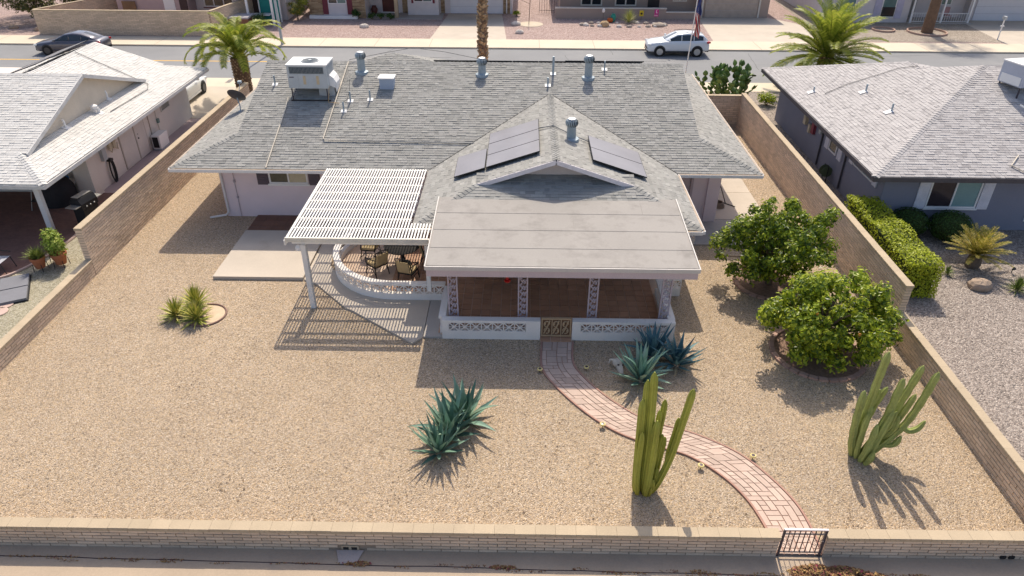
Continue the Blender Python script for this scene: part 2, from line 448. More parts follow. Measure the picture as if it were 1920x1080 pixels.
# front wall, left of gate / right of gate (drain openings)
fy = 10.06
tfw = block_wall('block_wall', 'low tan block wall along the front of the yard left of the iron gate', (-15.2,fy-.03), (5.58,fy+.02), .6, .21, 300, skip=[(11.36,11.83,-.02,.1)])
mb = MB()
for x in (-3.6,): 
    mb.box(x-.19,x+.19,fy-.12,fy+.08,-.04,.12)
drain = mb.build('drain_block', cap_mat, tfw)
for x in (-3.69,-3.51):
    mb = MB(); mb.box(x-.06,x+.06,fy-.126,fy-.1,.01,.085); mb.build('drain_hole', black_metal, tfw)
tfr = block_wall('block_wall', 'low tan block wall along the front of the yard right of the iron gate', (6.56,fy+.03), (11.75,fy+.06), .6, .21, 300)
for x in (10.42,10.60):
    mb = MB(); mb.box(x-.06,x+.06,fy-.085,fy-.06,.01,.085); mb.build('drain_hole', black_metal, tfr)
mb = MB(); mb.add([(-3.9,9.99,.0),(-3.3,9.99,.0),(-3.42,9.66,-.02),(-3.78,9.66,-.02)], [(0,1,2,3)]); mb.v = [(x,y-.06,z) for x,y,z in mb.v]
mb.build('drain_apron', M('drain_apron', (.5,.42,.38), .85), tfw)
# right hand walls
block_wall('block_wall', 'low tan block wall stepping down along the right side of the yard', (11.6,10.2), (11.6,18.1), .9, .2, 300)
wr = block_wall('block_wall', 'tall tan block wall between the yard and the grey house', (11.6,18.1), (11.6,37.2), 1.85, .2, 300)
block_wall('block_wall', 'tall tan block wall closing the side passage under the prickly pear', (9.2,37.3), (11.7,37.3), 1.7, .2, 120)
block_wall('block_wall', 'short low block wall between the house front and the prickly pear', (9.6,37.4), (9.9,43.2), .75, .2, 60)
# left hand walls
block_wall('block_wall', 'low tan block wall along the left side of the yard', (-15.0,10.2), (-15.0,21.15), .61, .22, 300)
block_wall('block_wall', 'tall tan block wall between the yard and the left hand house', (-15.0,21.15), (-15.0,38.3), 1.83, .22, 300)
# across the street
block_wall('block_wall', 'long block wall behind the dark sedan across the street', (-37.7,56.95), (-24.1,56.95), 1.85, .2, 300)
block_wall('block_wall', 'block wall slanting away from the street beside the flowering shrub', (-24.1,56.95), (-20.6,74), 1.85, .2, 200)
block_wall('block_wall', 'block wall returning beside the desert trees across the street', (-37.7,57.06), (-33.2,66.5), 1.85, .2, 200)
# ------------------------------------------------------------------ window helper
def window(root, axis, c, a0, a1, z0, z1, face, panes=2, fr=.05, frame_mat=None, glass=None, name='window', sill=False):
    """opening on a wall: axis 'y' -> wall at y=c spanning x a0..a1, 'x' -> wall at x=c spanning y; face: outward sign"""
    frame_mat = frame_mat or white; glass = glass or [glass_dark, glass_teal]
    def bx(mb, p0, p1, q0, q1, d0, d1):
        lo, hi = sorted((c+face*d0, c+face*d1))
        if axis == 'y': mb.box(p0, p1, lo, hi, q0, q1)
        else: mb.box(lo, hi, p0, p1, q0, q1)
    mb = MB()
    bx(mb, a0, a1, z0, z0+fr, 0, .05); bx(mb, a0, a1, z1-fr, z1, 0, .05)
    bx(mb, a0, a0+fr, z0+fr, z1-fr, 0, .048); bx(mb, a1-fr, a1, z0+fr, z1-fr, 0, .048)
    w = (a1-a0)/panes
    for k in range(1, panes): bx(mb, a0+k*w-fr*.5, a0+k*w+fr*.5, z0+fr, z1-fr, 0, .046)
    f = mb.build(name, frame_mat, root)
    for k in range(panes):
        mb = MB(); bx(mb, a0+k*w+.02, a0+(k+1)*w-.02, z0+.02, z1-.02, .004, .018); mb.build('pane', glass[k%len(glass)], f)
    if sill:
        mb = MB(); bx(mb, a0-.06, a1+.06, z0-.07, z0-.002, 0, .09); mb.build('sill', frame_mat, f)
    return f
def slab(root, name, mat, x0,x1,y0,y1,z0,z1, parent=None):
    mb = MB(); mb.box(x0,x1,y0,y1,z0,z1); return mb.build(name, mat, parent or root)

# ------------------------------------------------------------------ the main house
shingle_main = M('grey_shingle', (.3,.3,.3), .95, .05, .5, .10, 45, palette=[(.245,.24,.225),(.31,.30,.28),(.34,.33,.31),(.285,.28,.26),(.38,.37,.345)], bump=.3, bs=120)
E0, E1, F0, FR, F1 = -13.22, 8.95, 24.83, 31.58, 38.33
ze, zr = 2.5, 4.75
house = thing('house', 'single storey mauve house with grey shingle roof in the middle', 'house', (-2,31,0))
mb = MB(); mb.box(-11.92,7.3,25.88,37.6,-.05,2.62); mb.build('wall', stucco, house)
mb = MB(); mb.box(7.3,7.78,25.78,37.6,-.05,2.6); mb.build('corner_pier', stucco, house)
mb = MB(); mb.box(-2.95,5.15,21.55,25.9,-.05,2.6); mb.build('wing_wall', stucco, house)
roof = Roof(house, shingle_main)
k2 = 2.0; zk = ze+k2/3; XL, XR = E0+k2, E1-k2
roof.plane([(E0,F0,ze),(E1,F0,ze),(XR,F0+k2,zk),(XL,F0+k2,zk)])
roof.plane([(XL,F0+k2,zk),(XR,F0+k2,zk),(XR,FR,zr),(XL,FR,zr)])
roof.plane([(E1,F1,ze),(E0,F1,ze),(XL,F1-k2,zk),(XR,F1-k2,zk)])
roof.plane([(XR,F1-k2,zk),(XL,F1-k2,zk),(XL,FR,zr),(XR,FR,zr)])
roof.plane([(E1,F0,ze),(E1,F1,ze),(XR,F1-k2,zk),(XR,F0+k2,zk)])
roof.plane([(E0,F1,ze),(E0,F0,ze),(XL,F0+k2,zk),(XL,F1-k2,zk)])
# wing
WX, WH, WF, WG = 1.15, 4.64, 20.25, 22.2
wl, wr_ = WX-WH, WX+WH; wz = ze+WH/3; hk = WG-WF; hz = ze+hk/3
roof.plane([(wr_,WF,ze),(wr_,F0,ze),(wr_-hk,F0+hk,hz),(wr_-hk,WG,hz)])
roof.plane([(wr_-hk,WG,hz),(wr_-hk,F0+hk,hz),(WX,F0+WH,wz),(WX,WG,wz)])
roof.plane([(wl,F0,ze),(wl,WF,ze),(wl+hk,WG,hz),(wl+hk,F0+hk,hz)])
roof.plane([(wl+hk,F0+hk,hz),(wl+hk,WG,hz),(WX,WG,wz),(WX,F0+WH,wz)])
roof.plane([(wl,WF,ze),(wr_,WF,ze),(wr_-hk,WG,hz),(wl+hk,WG,hz)])
g1 = WG+.55
roof.plane([(wl+hk,WG,hz),(wr_-hk,WG,hz),(wr_-hk,g1,hz+.55/3),(wl+hk,g1,hz+.55/3)])
# entrance gable on the street side, its tip just above the ridge line
roof.plane([(-9.6,33.2,3.75),(-1.2,33.2,3.75),(-6.3,34.9,4.32)])
roof.plane([(-1.2,33.2,3.75),(-1.2,37.5,3.0),(-6.3,34.9,4.32)])
roof.plane([(-9.6,37.5,3.0),(-9.6,33.2,3.75),(-6.3,34.9,4.32)])
roof.plane([(-1.2,37.5,3.0),(-9.6,37.5,3.0),(-6.3,34.9,4.32)])
roof.finish(300, lambda q: not (-2.75 < q.x < 5.15 and q.y < 21.75) and not (q.x < wl+3 and False))
# gable walls
mb = MB()
zg = hz+.4/3
mb.add([(WX-(wz-zg)*3,g1-.05,zg),(WX+(wz-zg)*3,g1-.05,zg),(WX,g1-.05,wz-.02),(WX-(wz-zg)*3,g1+.2,zg),(WX+(wz-zg)*3,g1+.2,zg),(WX,g1+.2,wz-.02)], [(0,1,2),(3,5,4),(0,3,4,1)])
mb.build('gable_wall', M('pale_gable', (.64,.55,.50), .9, .06), house)
for sx in (-1, 1):
    mb = MB(); a = Vector((WX+sx*.0, WG-.02, wz-.075)); b = Vector((WX+sx*(WH-hk+.03), WG-.02, hz-.085))
    mb.bar(a, b, .035, .15); mb.build('rake_board', M('mauve_white_trim', (.72,.66,.66), .6), house)
    for x in ((XL+.12) if sx < 0 else (XR-.12),):
        mb = MB(); mb.add([(x,F0+k2+.1,zk),(x,F1-k2-.1,zk),(x,FR,zr-.06)], [(0,1,2)]); mb.build('end_gable', stucco, house)
# ridge and hip caps
nN, nS, nE, nW = (0,-1,3), (0,1,3), (1,0,3), (-1,0,3)
ridge_caps(house, (E1,F0,ze), (XR,F0+k2,zk), nN, nE, shingle_main)
ridge_caps(house, (E0,F0,ze), (XL,F0+k2,zk), nN, nW, shingle_main)
ridge_caps(house, (wr_,WF,ze), (wr_-hk,WG,hz), nN, nE, shingle_main)
ridge_caps(house, (wl,WF,ze), (wl+hk,WG,hz), nN, nW, shingle_main)
ridge_caps(house, (WX,WG,wz), (WX,F0+WH,wz), nE, nW, shingle_main)
ridge_caps(house, (XL,FR,zr), (XR,FR,zr), nN, nS, shingle_main)
# valley flashing lines
vm = M('valley_metal', (.12,.115,.11), .7)
for sx in (-1,1):
    mb = MB(); mb.bar((WX+sx*WH,F0,ze+.024),(WX,F0+WH,wz+.024), .035, .012); mb.build('valley_flashing', vm, house)
# soffits and gutters
soff = M('soffit', (.62,.55,.53), .8)
gut = M('gutter_white', (.74,.71,.68), .5, .06)
mb = MB(); mb.box(E0+.05,E1-.05,F0+.06,F0+1.1,2.36,2.4); mb.build('soffit', soff, house)
mb = MB(); mb.box(7.75,E1-.05,F0+1.1,F1-.1,2.36,2.4); mb.build('soffit', soff, house)
mb = MB(); mb.box(E0+.05,-11.9,F0+1.1,F1-.1,2.36,2.4); mb.build('soffit', soff, house)
def gutter(a, b):
    mb = MB(); a, b = Vector(a), Vector(b); mb.bar(a+Vector((0,0,-.065)), b+Vector((0,0,-.065)), .1, .11)
    d = (b-a).normalized(); sd = d.cross(Vector((0,0,1)))
    o = mb.build('gutter', gut, house)
    m2 = MB(); m2.bar(a+d*.03+Vector((0,0,-.006)), b-d*.03+Vector((0,0,-.006)), .06, .012); m2.build('gutter_trough', M('gutter_inside', (.42,.33,.25), .8), o)
gutter((E0-.05,F0-.06,ze), (wl+.05,F0-.06,ze)); gutter((wr_+.05,F0-.06,ze), (E1+.05,F0-.06,ze))
gutter((E1+.05,F0-.0,ze), (E1+.05,F1,ze)); gutter((E0-.05,F0,ze), (E0-.05,F1,ze))
gutter((wr_+.05,WF-.05,ze), (wr_+.05,F0-.12,ze)); gutter((4.9,WF-.06,ze), (wr_,WF-.06,ze))
gutter((wl-.02,WF-.06,ze), (-2.8,WF-.06,ze))
# downspout at the corner
mb = MB(); mb.tube([(-11.8,25.0,2.36),(-11.86,25.5,2.25),(-11.83,25.82,2.05),(-11.83,25.83,.22),(-11.95,25.78,.1),(-12.55,25.62,.05)], .042, 8); mb.build('downspout', gut, house, True)
mb = MB(); mb.tube([(-11.35,25.85,2.4),(-11.35,25.85,.02)], .012, 6); mb.box(-11.39,-11.31,25.82,25.88,1.5,1.6); mb.box(-11.38,-11.32,25.82,25.88,.82,.9); mb.build('conduit', M('conduit_mauve', (.42,.36,.38), .7), house)
w = window(house, 'y', 25.88, -9.95, -8.42, 1.47, 2.36, -1, 2, .06, white, [M('screen_olive', (.13,.115,.075), .5), M('blind_cream', (.52,.45,.31), .6)], sill=True)
shut = M('shutter_plum', (.13,.10,.115), .7)
for x0 in (-10.42,-8.38):
    mb = MB(); mb.box(x0,x0+.44,25.83,25.88,1.42,2.36)
    for k in range(9): mb.box(x0+.05,x0+.39,25.815,25.83,1.48+k*.095,1.48+k*.095+.06)
    mb.build('shutter', shut, house)
# recess trim beside the wing
mb = MB(); mb.box(6.62,6.72,25.79,25.88,0,2.4); mb.box(5.9,6.6,25.84,25.88,.05,2.1); mb.build('side_door', M('mauve_door', (.52,.42,.43), .7), house)
# wing sliding doors (behind the porch)
window(house, 'y', 21.55, -1.6, 1.0, .12, 2.15, -1, 2, .07, white, [glass_dark, glass_dark], 'sliding_door')
window(house, 'y', 21.55, 2.2, 4.4, .5, 2.1, -1, 3, .06, white, [glass_dark])
# ------------------------------------------------------------------ porch cover (flat membrane roof on posts)
porch = thing('porch_cover', 'flat pale membrane porch roof on ornate columns behind the house', 'porch', (1.2,18.5,0))
px0, px1, py0, py1, pz0, pz1 = -2.73, 5.12, 17.5, 21.62, 2.66, 2.93
def pz(y): return pz0+(pz1-pz0)*(y-py0)/(py1-py0)
mb = MB()
mb.add([(px0,py0,pz0-.10),(px1,py0,pz0-.10),(px1,py1,pz1-.10),(px0,py1,pz1-.10),(px0,py0,pz0),(px1,py0,pz0),(px1,py1,pz1),(px0,py1,pz1)], [(0,3,2,1),(4,5,6,7),(0,1,5,4),(1,2,6,5),(2,3,7,6),(3,0,4,7)])
mb.build('roof_slab', gold_white, porch)
mb = MB(); mb.add([(px0+.1,py0+.7,pz(py0+.7)-.13),(px1-.1,py0+.7,pz(py0+.7)-.13),(px1-.1,py1-.1,pz(py1-.1)-.13),(px0+.1,py1-.1,pz(py1-.1)-.13)], [(3,2,1,0)]); mb.build('bounce_ceiling', white, porch)  # unseen white panel added to bounce light onto the porch floor
rows = [(17.56,18.52),(18.52,19.55),(19.55,20.58),(20.58,21.6)]
splits = [[px0+.02,px1-.02],[px0+.02,-.7,px1-.02],[px0+.02,1.65,px1-.02],[px0+.02,3.9,px1-.02]]
for (y0,y1),xs in zip(rows, splits):
    for i in range(len(xs)-1):
        mb = MB(); a, b = xs[i]+.004, xs[i+1]-.004; y0_, y1_ = y0+.003, y1+.05
        t0, t1 = .010, .004
        vs = [(a,y0_,pz(y0_)+t0),(b,y0_,pz(y0_)+t0),(b,y1_ if y1<21.5 else y1-.01,pz(y1)+t1),(a,y1_ if y1<21.5 else y1-.01,pz(y1)+t1)]
        lo = [(a,y0_,pz(y0_)-.005),(b,y0_,pz(y0_)-.005),(b,y1-.01,pz(y1)-.005),(a,y1-.01,pz(y1)-.005)]
        mb.add(vs+lo, [(0,1,2,3),(4,5,1,0),(5,6,2,1),(7,4,0,3)])
        mb.build('roofing_sheet', gold_white, porch)
edge = M('drip_edge', (.60,.56,.52), .5, .04)
mb = MB(); mb.box(px0-.015,px1+.015,py0-.03,py0,pz0-.1,pz0+.025); mb.build('drip_edge', edge, porch)
for x in (px0-.012, px1+.012):
    mb = MB(); mb.bar((x,py0-.02,pz0-.03),(x,py1,pz1-.03), .03, .125); mb.build('drip_edge', edge, porch)
mb = MB(); mb.box(px0+.02,px1-.02,py0+.02,py0+.14,pz0-.33,pz0-.1); mb.build('fascia_beam', M('mauve_trim', (.56,.46,.47), .8, .05), porch)
mb = MB(); mb.box(px0+.05,px1-.05,py0+.5,py0+.66,pz0-.3,pz0-.1); mb.build('header_beam', M('mauve_trim', (.56,.46,.47)), porch)
for k in range(6):
    x = px0+.3+k*1.45; mb = MB(); mb.bar((x,py0+.14,pz0-.17),(x,21.5,pz1-.17), .09, .14); mb.build('rafter', M('mauve_trim', (.56,.46,.47)), porch)
# ornate columns: two rails and scrollwork
colm = M('column_paint', (.47,.40,.44), .6, .08, 4)
def column(x, y):
    c = thing('porch_column', 'ornate scrollwork porch column', 'column', (x,y,0))
    for sx in (-.13,.13):
        mb = MB(); mb.box(x+sx-.022,x+sx+.022,y-.03,y+.03,.1,2.36); mb.build('rail', colm, c)
    mb = MB(); mb.box(x-.17,x+.17,y-.06,y+.06,.1,.16); mb.build('foot_plate', colm, c)
    for k in range(10):
        z = .18+k*.217; m1 = MB()
        for s in (1,-1):
            pts = []
            for t in range(15):
                th = t/14*math.pi*1.75; rr = .062*(1-t/14*.72)
                pts.append((x+s*(.036-rr*math.cos(th))*1.0-s*.0, y, z+.06+s*.05+s*rr*math.sin(th)*1.3))
            m1.tube(pts, .016, 5)
        m1.tube([(x-.11,y,z+.215),(x,y,z+.19),(x+.11,y,z+.215)], .01, 4)
        m1.tube([(x-.11,y,z+.005),(x-.03,y,z+.1),(x+.04,y,z+.12),(x+.11,y,z+.2)], .016, 4)
        m1.build('scroll', colm, c)
    return c
for x, lab in ((-2.03,'ornate scrollwork porch column at the end nearest the pergola'), (.085,'ornate scrollwork porch column left of the carved gate'),
               (2.21,'ornate scrollwork porch column right of the carved gate'), (4.40,'ornate scrollwork porch column at the end nearest the citrus bushes')):
    tag(column(x, 18.08), lab, None, 'porch columns')
# hanging feeder
t = thing('hummingbird_feeder', 'small red feeder hanging under the porch roof edge', 'feeder', (-.38,17.95,1.95))
redm = M('red_plastic', (.6,.02,.015), .35)
mb = MB(); mb.lathe([(.02,.0),(.09,.01),(.10,.04),(.03,.06)], (-.38,17.95,1.93)); mb.build('feeding_dish', redm, t, True)
mb = MB(); mb.lathe([(.03,.06),(.045,.09),(.045,.2),(.02,.23)], (-.38,17.95,1.93)); mb.build('bottle', M('red_nectar', (.45,.03,.03), .2), t, True)
mb = MB(); mb.tube([(-.38,17.95,2.15),(-.38,17.95,2.4)], .006, 5); mb.build('hook', black_metal, t)

# ------------------------------------------------------------------ tiled patio, low breeze-block walls
tile_mat = M('brown_tile', (.46,.265,.165), .6, .12, 1.5, .08, 30, rand=.10, bump=.08)
grout = M('grout', (.62,.47,.36), .9)
CX, CY, CR = -4.15, 22.22, 2.5
def arc(r, a0=270, a1=150, n=26): return [(CX+r*math.cos(R(a0+(a1-a0)*i/n)), CY+r*math.sin(R(a0+(a1-a0)*i/n))) for i in range(n+1)]
inner = arc(CR-.2)
floor_pts = [(-2.45,17.8),(4.62,17.8),(4.62,20.4),(5.4,20.4),(5.4,25.8),(-6.0,25.8)]+inner[::-1]+[(-2.45,CY-CR+.2)]
mb = MB(); mb.prism(floor_pts, -.05, .088); patio = tag(mb.build('patio_floor', grout), 'brown tiled patio floor under the porch and pergola', None, None, 'structure')
ts = .318; proto = MB(); proto.box(-ts/2+.010,ts/2-.010,-ts/2+.010,ts/2-.010,-.01,.012); tme = proto.mesh('tile', tile_mat)
def inside(x, y):
    if x > -2.45: return y > 17.9 and x < 4.6
    dx, dy = x-CX, y-CY
    return (dx*dx+dy*dy < (CR-.36)**2) or (x > CX and y > CY-CR+.32)
rest = MB(); n = 0
for i in range(-14, 16):
    for j in range(0, 25):
        x, y = .08+i*ts+.1, 18.02+j*ts
        if not inside(x, y) or y > 25.7 or x > 4.5: continue
        if (x > -2.45 and y < 20.9) or (x <= -2.45 and y < 22.6):
            link('tile', tme, patio, (x, y, .09)); n += 1
        elif y < 21.4 or x < -3.0: rest.box(x-ts/2+.006,x+ts/2-.006,y-ts/2+.006,y+ts/2-.006,.08,.102)
rest.build('tile_field', tile_mat, patio)['kind'] = 'stuff'
# threshold tiles at the gate
for k in range(3): link('tile', tme, patio, (.79+k*ts, 17.68, .05))
mb = MB(); mb.box(.62,1.60,17.55,17.86,-.05,.045); mb.build('threshold', grout, patio)
# small tiled patch by the window
patch = tag(MB().prism(rect(-10.7,-7.55,24.45,25.87), -.05, .05).build('tile_patch', grout), 'patch of dark brown tiles below the window', None, None, 'structure')
pm = MB(); pm.box(-.22,.22,-.228,.228,-.01,.012); pme = pm.mesh('tile', M('dark_brown_tile', (.17,.085,.055), .5, .1, 1.5, .08, rand=.1))
for i in range(7):
    for j in range(3): link('tile', pme, patch, (-10.47+i*.45, 24.69+j*.475, .055))
# concrete slabs
sheet('concrete_slab', rect(-10.7,-7.54,20.97,24.44), .12, concrete, 'pale concrete slab beside the pergola post', thick=.17)
mb = MB(); mb.prism([(-7.51,20.95),(-7.0,20.66),(-5.95,19.5),(-5.0,20.0),(-6.0,20.7),(-6.8,21.9),(-6.95,23.0),(-6.6,24.2),(-5.8,25.8),(-7.51,25.8)], -.05, .06)
cs = tag(mb.build('concrete_walk', concrete), 'concrete walk curving around the patio wall', None, None, 'structure')
mb = MB(); mb.prism([(-5.94,19.49),(-5.69,19.21),(-5.47,19.09),(-3.26,17.34),(-2.98,17.66),(-2.98,19.95),(-4.99,19.99)], -.05, .063); mb.build('slab', concrete, cs)
mb = MB(); mb.prism([(-2.96,17.68),(-2.30,17.68),(-2.30,19.9),(-2.96,19.9)], -.05, .066); mb.build('slab', concrete_grey, cs)
mb = MB(); mb.prism(rect(7.8,9.98,26.0,37.2), -.05, .05); sw = tag(mb.build('side_walk', concrete), 'pale concrete walk down the side of the house', None, None, 'structure')
mb = MB(); mb.prism(rect(5.45,9.98,23.85,25.97), -.05, .047); mb.build('slab', concrete_grey, sw)
for y in (28.6,31.4,34.2):
    mb = MB(); mb.box(7.82,9.96,y,y+.02,.05,.0535); mb.build('joint', M('joint', (.33,.27,.2)), sw)
# breeze blocks
bw = M('patio_wall_paint', (.84,.79,.73), .8, .06, 1.5, .05, 30, stain=(2.2,.62,.8,(.50,.44,.38)))
BWD, BHT = .335, .325
def breeze_mesh(wd=BWD):
    m = MB(); hw, hh, d = wd/2-.002, BHT/2, .035; f = .017
    m.box(-hw,hw,-d,d,hh-f,hh); m.box(-hw,hw,-d,d,-hh,-hh+f); m.box(-hw,-hw+f,-d,d,-hh+f,hh-f); m.box(hw-f,hw,-d,d,-hh+f,hh-f)
    ix, iz = hw-f, hh-f
    for tx, tz in ((ix,iz),(-ix,iz),(ix,-iz),(-ix,-iz)): m.bar((0,-d+.015,0),(tx,-d+.015,tz), .026, .03)
    m.bar((-ix,-d+.016,0),(ix,-d+.016,0), .024, .016); m.box(-.008,.008,-d+.005,-d+.028,-iz,iz)
    m.box(-.022,.022,-d+.001,-d+.03,-.022,.022)
    m.v = [(x,y-.058,z) for x,y,z in m.v]
    return m.mesh('breeze_block', bw)
bme = breeze_mesh()
def low_wall(label, path, blocks, h=.70, th=.18, bz=.452):
    """path: centre line points; blocks: list of (x,y,rz)"""
    r = thing('patio_wall', label, 'wall', (path[0][0],path[0][1],0), group='low white patio walls')
    def strip(z0, z1, t, name):
        P = [Vector((*p,0)) for p in path]; rings = []
        for i, q in enumerate(P):
            d = (P[min(i+1,len(P)-1)]-P[max(i-1,0)]).normalized(); s = Vector((-d.y,d.x,0))
            if 0 < i < len(P)-1:
                d1 = (P[i]-P[i-1]).normalized(); s1 = Vector((-d1.y,d1.x,0)); k = 1/max(.5, s.dot(s1))
            else: k = 1
            rings.append([q-s*t*k/2+Vector((0,0,z0)), q+s*t*k/2+Vector((0,0,z0)), q+s*t*k/2+Vector((0,0,z1)), q-s*t*k/2+Vector((0,0,z1))])
        MB().loft(rings).build(name, bw, r)
    strip(-.05, bz-BHT/2-.001, th, 'plinth'); strip(bz+BHT/2+.001, h, th+.04, 'coping')
    for x, y, rz in blocks:
        m = Matrix.Rotation(rz, 4, 'Z'); m.translation = (x, y, bz); piece('breeze_block', bme, r, m)
    return r
def filler(r, x0,x1,y0,y1): slab(r, 'filler_block', bw, x0,x1,y0,y1,.452-BHT/2,.452+BHT/2)
wy = 17.76
r = low_wall('low white breeze block wall along the porch front left of the carved gate', [(-2.37,wy),(.63,wy)], [(-2.0+k*BWD,wy,0) for k in range(7)])
filler(r, -2.37,-2.17,wy-.09,wy+.09); filler(r, .19,.63,wy-.09,wy+.09)
r = low_wall('low white breeze block wall along the porch front right of the carved gate', [(1.60,wy),(4.71,wy)], [(2.02+k*BWD,wy,0) for k in range(8)])
filler(r, 1.60,1.85,wy-.09,wy+.09); filler(r, 4.53,4.71,wy-.09,wy+.09)
r = low_wall('low white wall on the pergola end of the porch', [(-2.37,wy+.1),(-2.37,19.62)], [(-2.37,18.2+k*BWD,-math.pi/2) for k in range(4)])
r = low_wall('low white wall on the citrus end of the porch', [(4.62,wy+.1),(4.62,20.3)], [(4.62,18.1+k*BWD,math.pi/2) for k in range(7)])
r = low_wall('short white breeze block wall jutting beyond the end of the porch', [(4.72,20.35),(5.38,20.35)], [(4.9,20.35,0),(5.22,20.35,0)])
r = low_wall('short white breeze block wall under the eave of the rear wing', [(5.75,23.95),(6.6,23.95)], [(6.1,23.95,0),(6.42,23.95,0)])
cp = arc(CR-.1, 270, 150, 30)
bl = []; al = BWD/(CR-.1)
for k in range(12):
    a = R(268)-al*(k+.5); bl.append((CX+(CR-.1)*math.cos(a), CY+(CR-.1)*math.sin(a), a-math.pi/2+math.pi))
yb = CY-CR+.1
low_wall('curved white breeze block wall around the dining patio', [(-2.46,yb),(-3.2,yb)]+cp[0:], [(-2.66-k*BWD,yb,0) for k in range(5)]+bl, .68)
# carved gate
gate = thing('carved_gate', 'tan gate with three carved panels in the porch wall', 'gate', (1.11,17.76,.1))
wood = M('gate_tan', (.47,.33,.20), .7, .1, 5)
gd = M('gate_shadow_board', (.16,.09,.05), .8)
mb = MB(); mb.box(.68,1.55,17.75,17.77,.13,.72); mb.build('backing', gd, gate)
mb = MB(); mb.box(.66,1.57,17.72,17.8,.72,.77); mb.box(.66,1.57,17.72,17.8,.10,.15); mb.box(.66,.70,17.722,17.798,.15,.72); mb.box(1.53,1.57,17.722,17.798,.15,.72); mb.box(.97,1.0,17.722,17.798,.15,.72); mb.box(1.245,1.275,17.722,17.798,.15,.72); mb.build('frame', wood, gate)
for x in (.83,1.11,1.40):
    mb = MB()
    for s in (1,-1):
        pts = [(x-s*.08+s*.14*t/10, 17.735, .43+s*(.26-.5*(t/10))*.9*(1) if False else .2+.045*t+s*.0) for t in range(11)]
        pts = [(x+s*.085*math.cos(t/10*math.pi*1.6), 17.735, .43+s*.12+.10*math.sin(t/10*math.pi*1.6)) for t in range(11)]
        mb.tube(pts, .02, 5)
    mb.tube([(x-.09,17.74,.2),(x-.02,17.73,.36),(x+.03,17.73,.5),(x+.09,17.74,.68)], .026, 5)
    for s in (1,-1): mb.ball((x+s*.06,17.735,.43-s*.13), .035,.02,.05, 8, 5)
    mb.build('carved_panel', wood, gate)

# ------------------------------------------------------------------ pergola
perg = thing('pergola', 'white slatted pergola over the dining patio', 'pergola', (-5,22,0))
PF, PB, PX0, PX1 = 19.17, 24.78, -7.22, -2.84
def gz(y): return 2.66+(2.58-2.66)*(y-PF)/(PB-PF)
pw = M('pergola_white', (.78,.76,.72), .5, .04, 2, .02)
nsl = 45; sp = (PX1-PX0)/nsl; ms = {}
for i in range(nsl):
    x = PX0+(i+.5)*sp; yb_ = PB if x < wl-.03 else 20.24
    L = yb_-PF
    key = round(L,2)
    if key not in ms:
        m = MB(); m.bar((0,0,0),(0,L,gz(yb_)-gz(PF)), .043, .022); ms[key] = m.mesh('slat', pw)
    m = Matrix.Identity(4); m.translation = (x, PF, gz(PF)-.011); piece('slat', ms[key], perg, m)
for k in range(9):
    y = PF+.04+k*.69; x1 = PX1 if y < 20.1 else wl-.04
    mb = MB(); mb.box(PX0,x1,y-.03,y+.03,gz(y)-.12,gz(y)-.024); mb.build('purlin', pw, perg)
mb = MB(); mb.box(PX0-.02,PX1,PF-.06,PF-.015,gz(PF)-.13,gz(PF)+.012); mb.build('front_trim', M('pergola_trim', (.70,.66,.56), .6), perg)
mb = MB(); mb.box(PX0-.06,PX0-.01,PF-.05,PB,gz(PB)-.17,gz(PB)-.0); mb.build('side_trim', pw, perg)
mb = MB(); mb.box(PX0+.1,PX1,PF+.16,PF+.28,gz(PF)-.31,gz(PF)-.132); mb.build('beam', pw, perg)
mb = MB(); mb.box(-6.84,-6.69,19.24,19.39,-.05,2.34); mb.build('post', pw, perg)
mb = MB(); mb.box(-6.70,-6.66,19.285,19.345,0,2.3); mb.build('post_channel', M('post_grey', (.56,.55,.53), .6), perg)
mb = MB(); mb.lathe([(.03,0),(.09,.03),(.1,.1),(.07,.17),(.03,.2)], (-6.93,19.32,2.12)); mb.build('flood_lamp', white, perg, True)
mb = MB(); mb.box(-2.99,-2.86,19.3,19.43,.68,2.34); mb.build('post', pw, perg)
# ------------------------------------------------------------------ roof equipment
def zN(y): return ze+(y-F0)/3
slopeN = Matrix.Rotation(math.atan(1/3), 3, 'X')
ac = thing('air_conditioner', 'boxy white rooftop air conditioner standing on legs', 'air conditioner', (-8.75,29.4,zN(29.4)))
acp = M('ac_paint', (.52,.54,.54), .55, .06, 3, .03, stain=(3,.66,.8,(.5,.44,.38)))
x0,x1,y0,y1,z0,z1 = -9.55,-7.95,28.85,30.05,4.36,5.27
slab(ac, 'casing', acp, x0,x1,y0,y1,z0,z1)
slab(ac, 'top_cover', M('ac_top', (.78,.77,.75), .5, .05), x0-.03,x1+.03,y0-.03,y1+.03,z1+.001,z1+.05)
coil = M('coil_fins', (.06,.08,.09), .5, .2, 30, .3, 80)
slab(ac, 'coil', coil, x0+.10,x1-.12,y0-.02,y0-.001,4.97,5.22)
mb = MB()
for k in range(26): mb.box(x0+.12+k*.053,x0+.128+k*.053,y0-.028,y0-.02,4.98,5.21)
mb.build('coil_guard', grey_metal, ac)
slab(ac, 'access_panel', acp, x0+.03,x0+.42,y0-.012,y0-.001,4.38,4.94); slab(ac, 'access_panel', acp, x0+.43,x0+1.04,y0-.012,y0-.001,4.38,4.94); slab(ac, 'access_panel', acp, x0+1.05,x1-.03,y0-.012,y0-.001,4.38,4.94)
tanm = M('faded_label', (.60,.47,.30), .8)
for x in (x0+.62,x0+1.16): slab(ac, 'label_plate', tanm, x,x+.11,y0-.018,y0-.013,4.53,4.88)
slab(ac, 'name_plate', M('name_plate', (.12,.10,.13), .6), x0+.07,x0+.25,y0-.018,y0-.013,4.80,4.84)
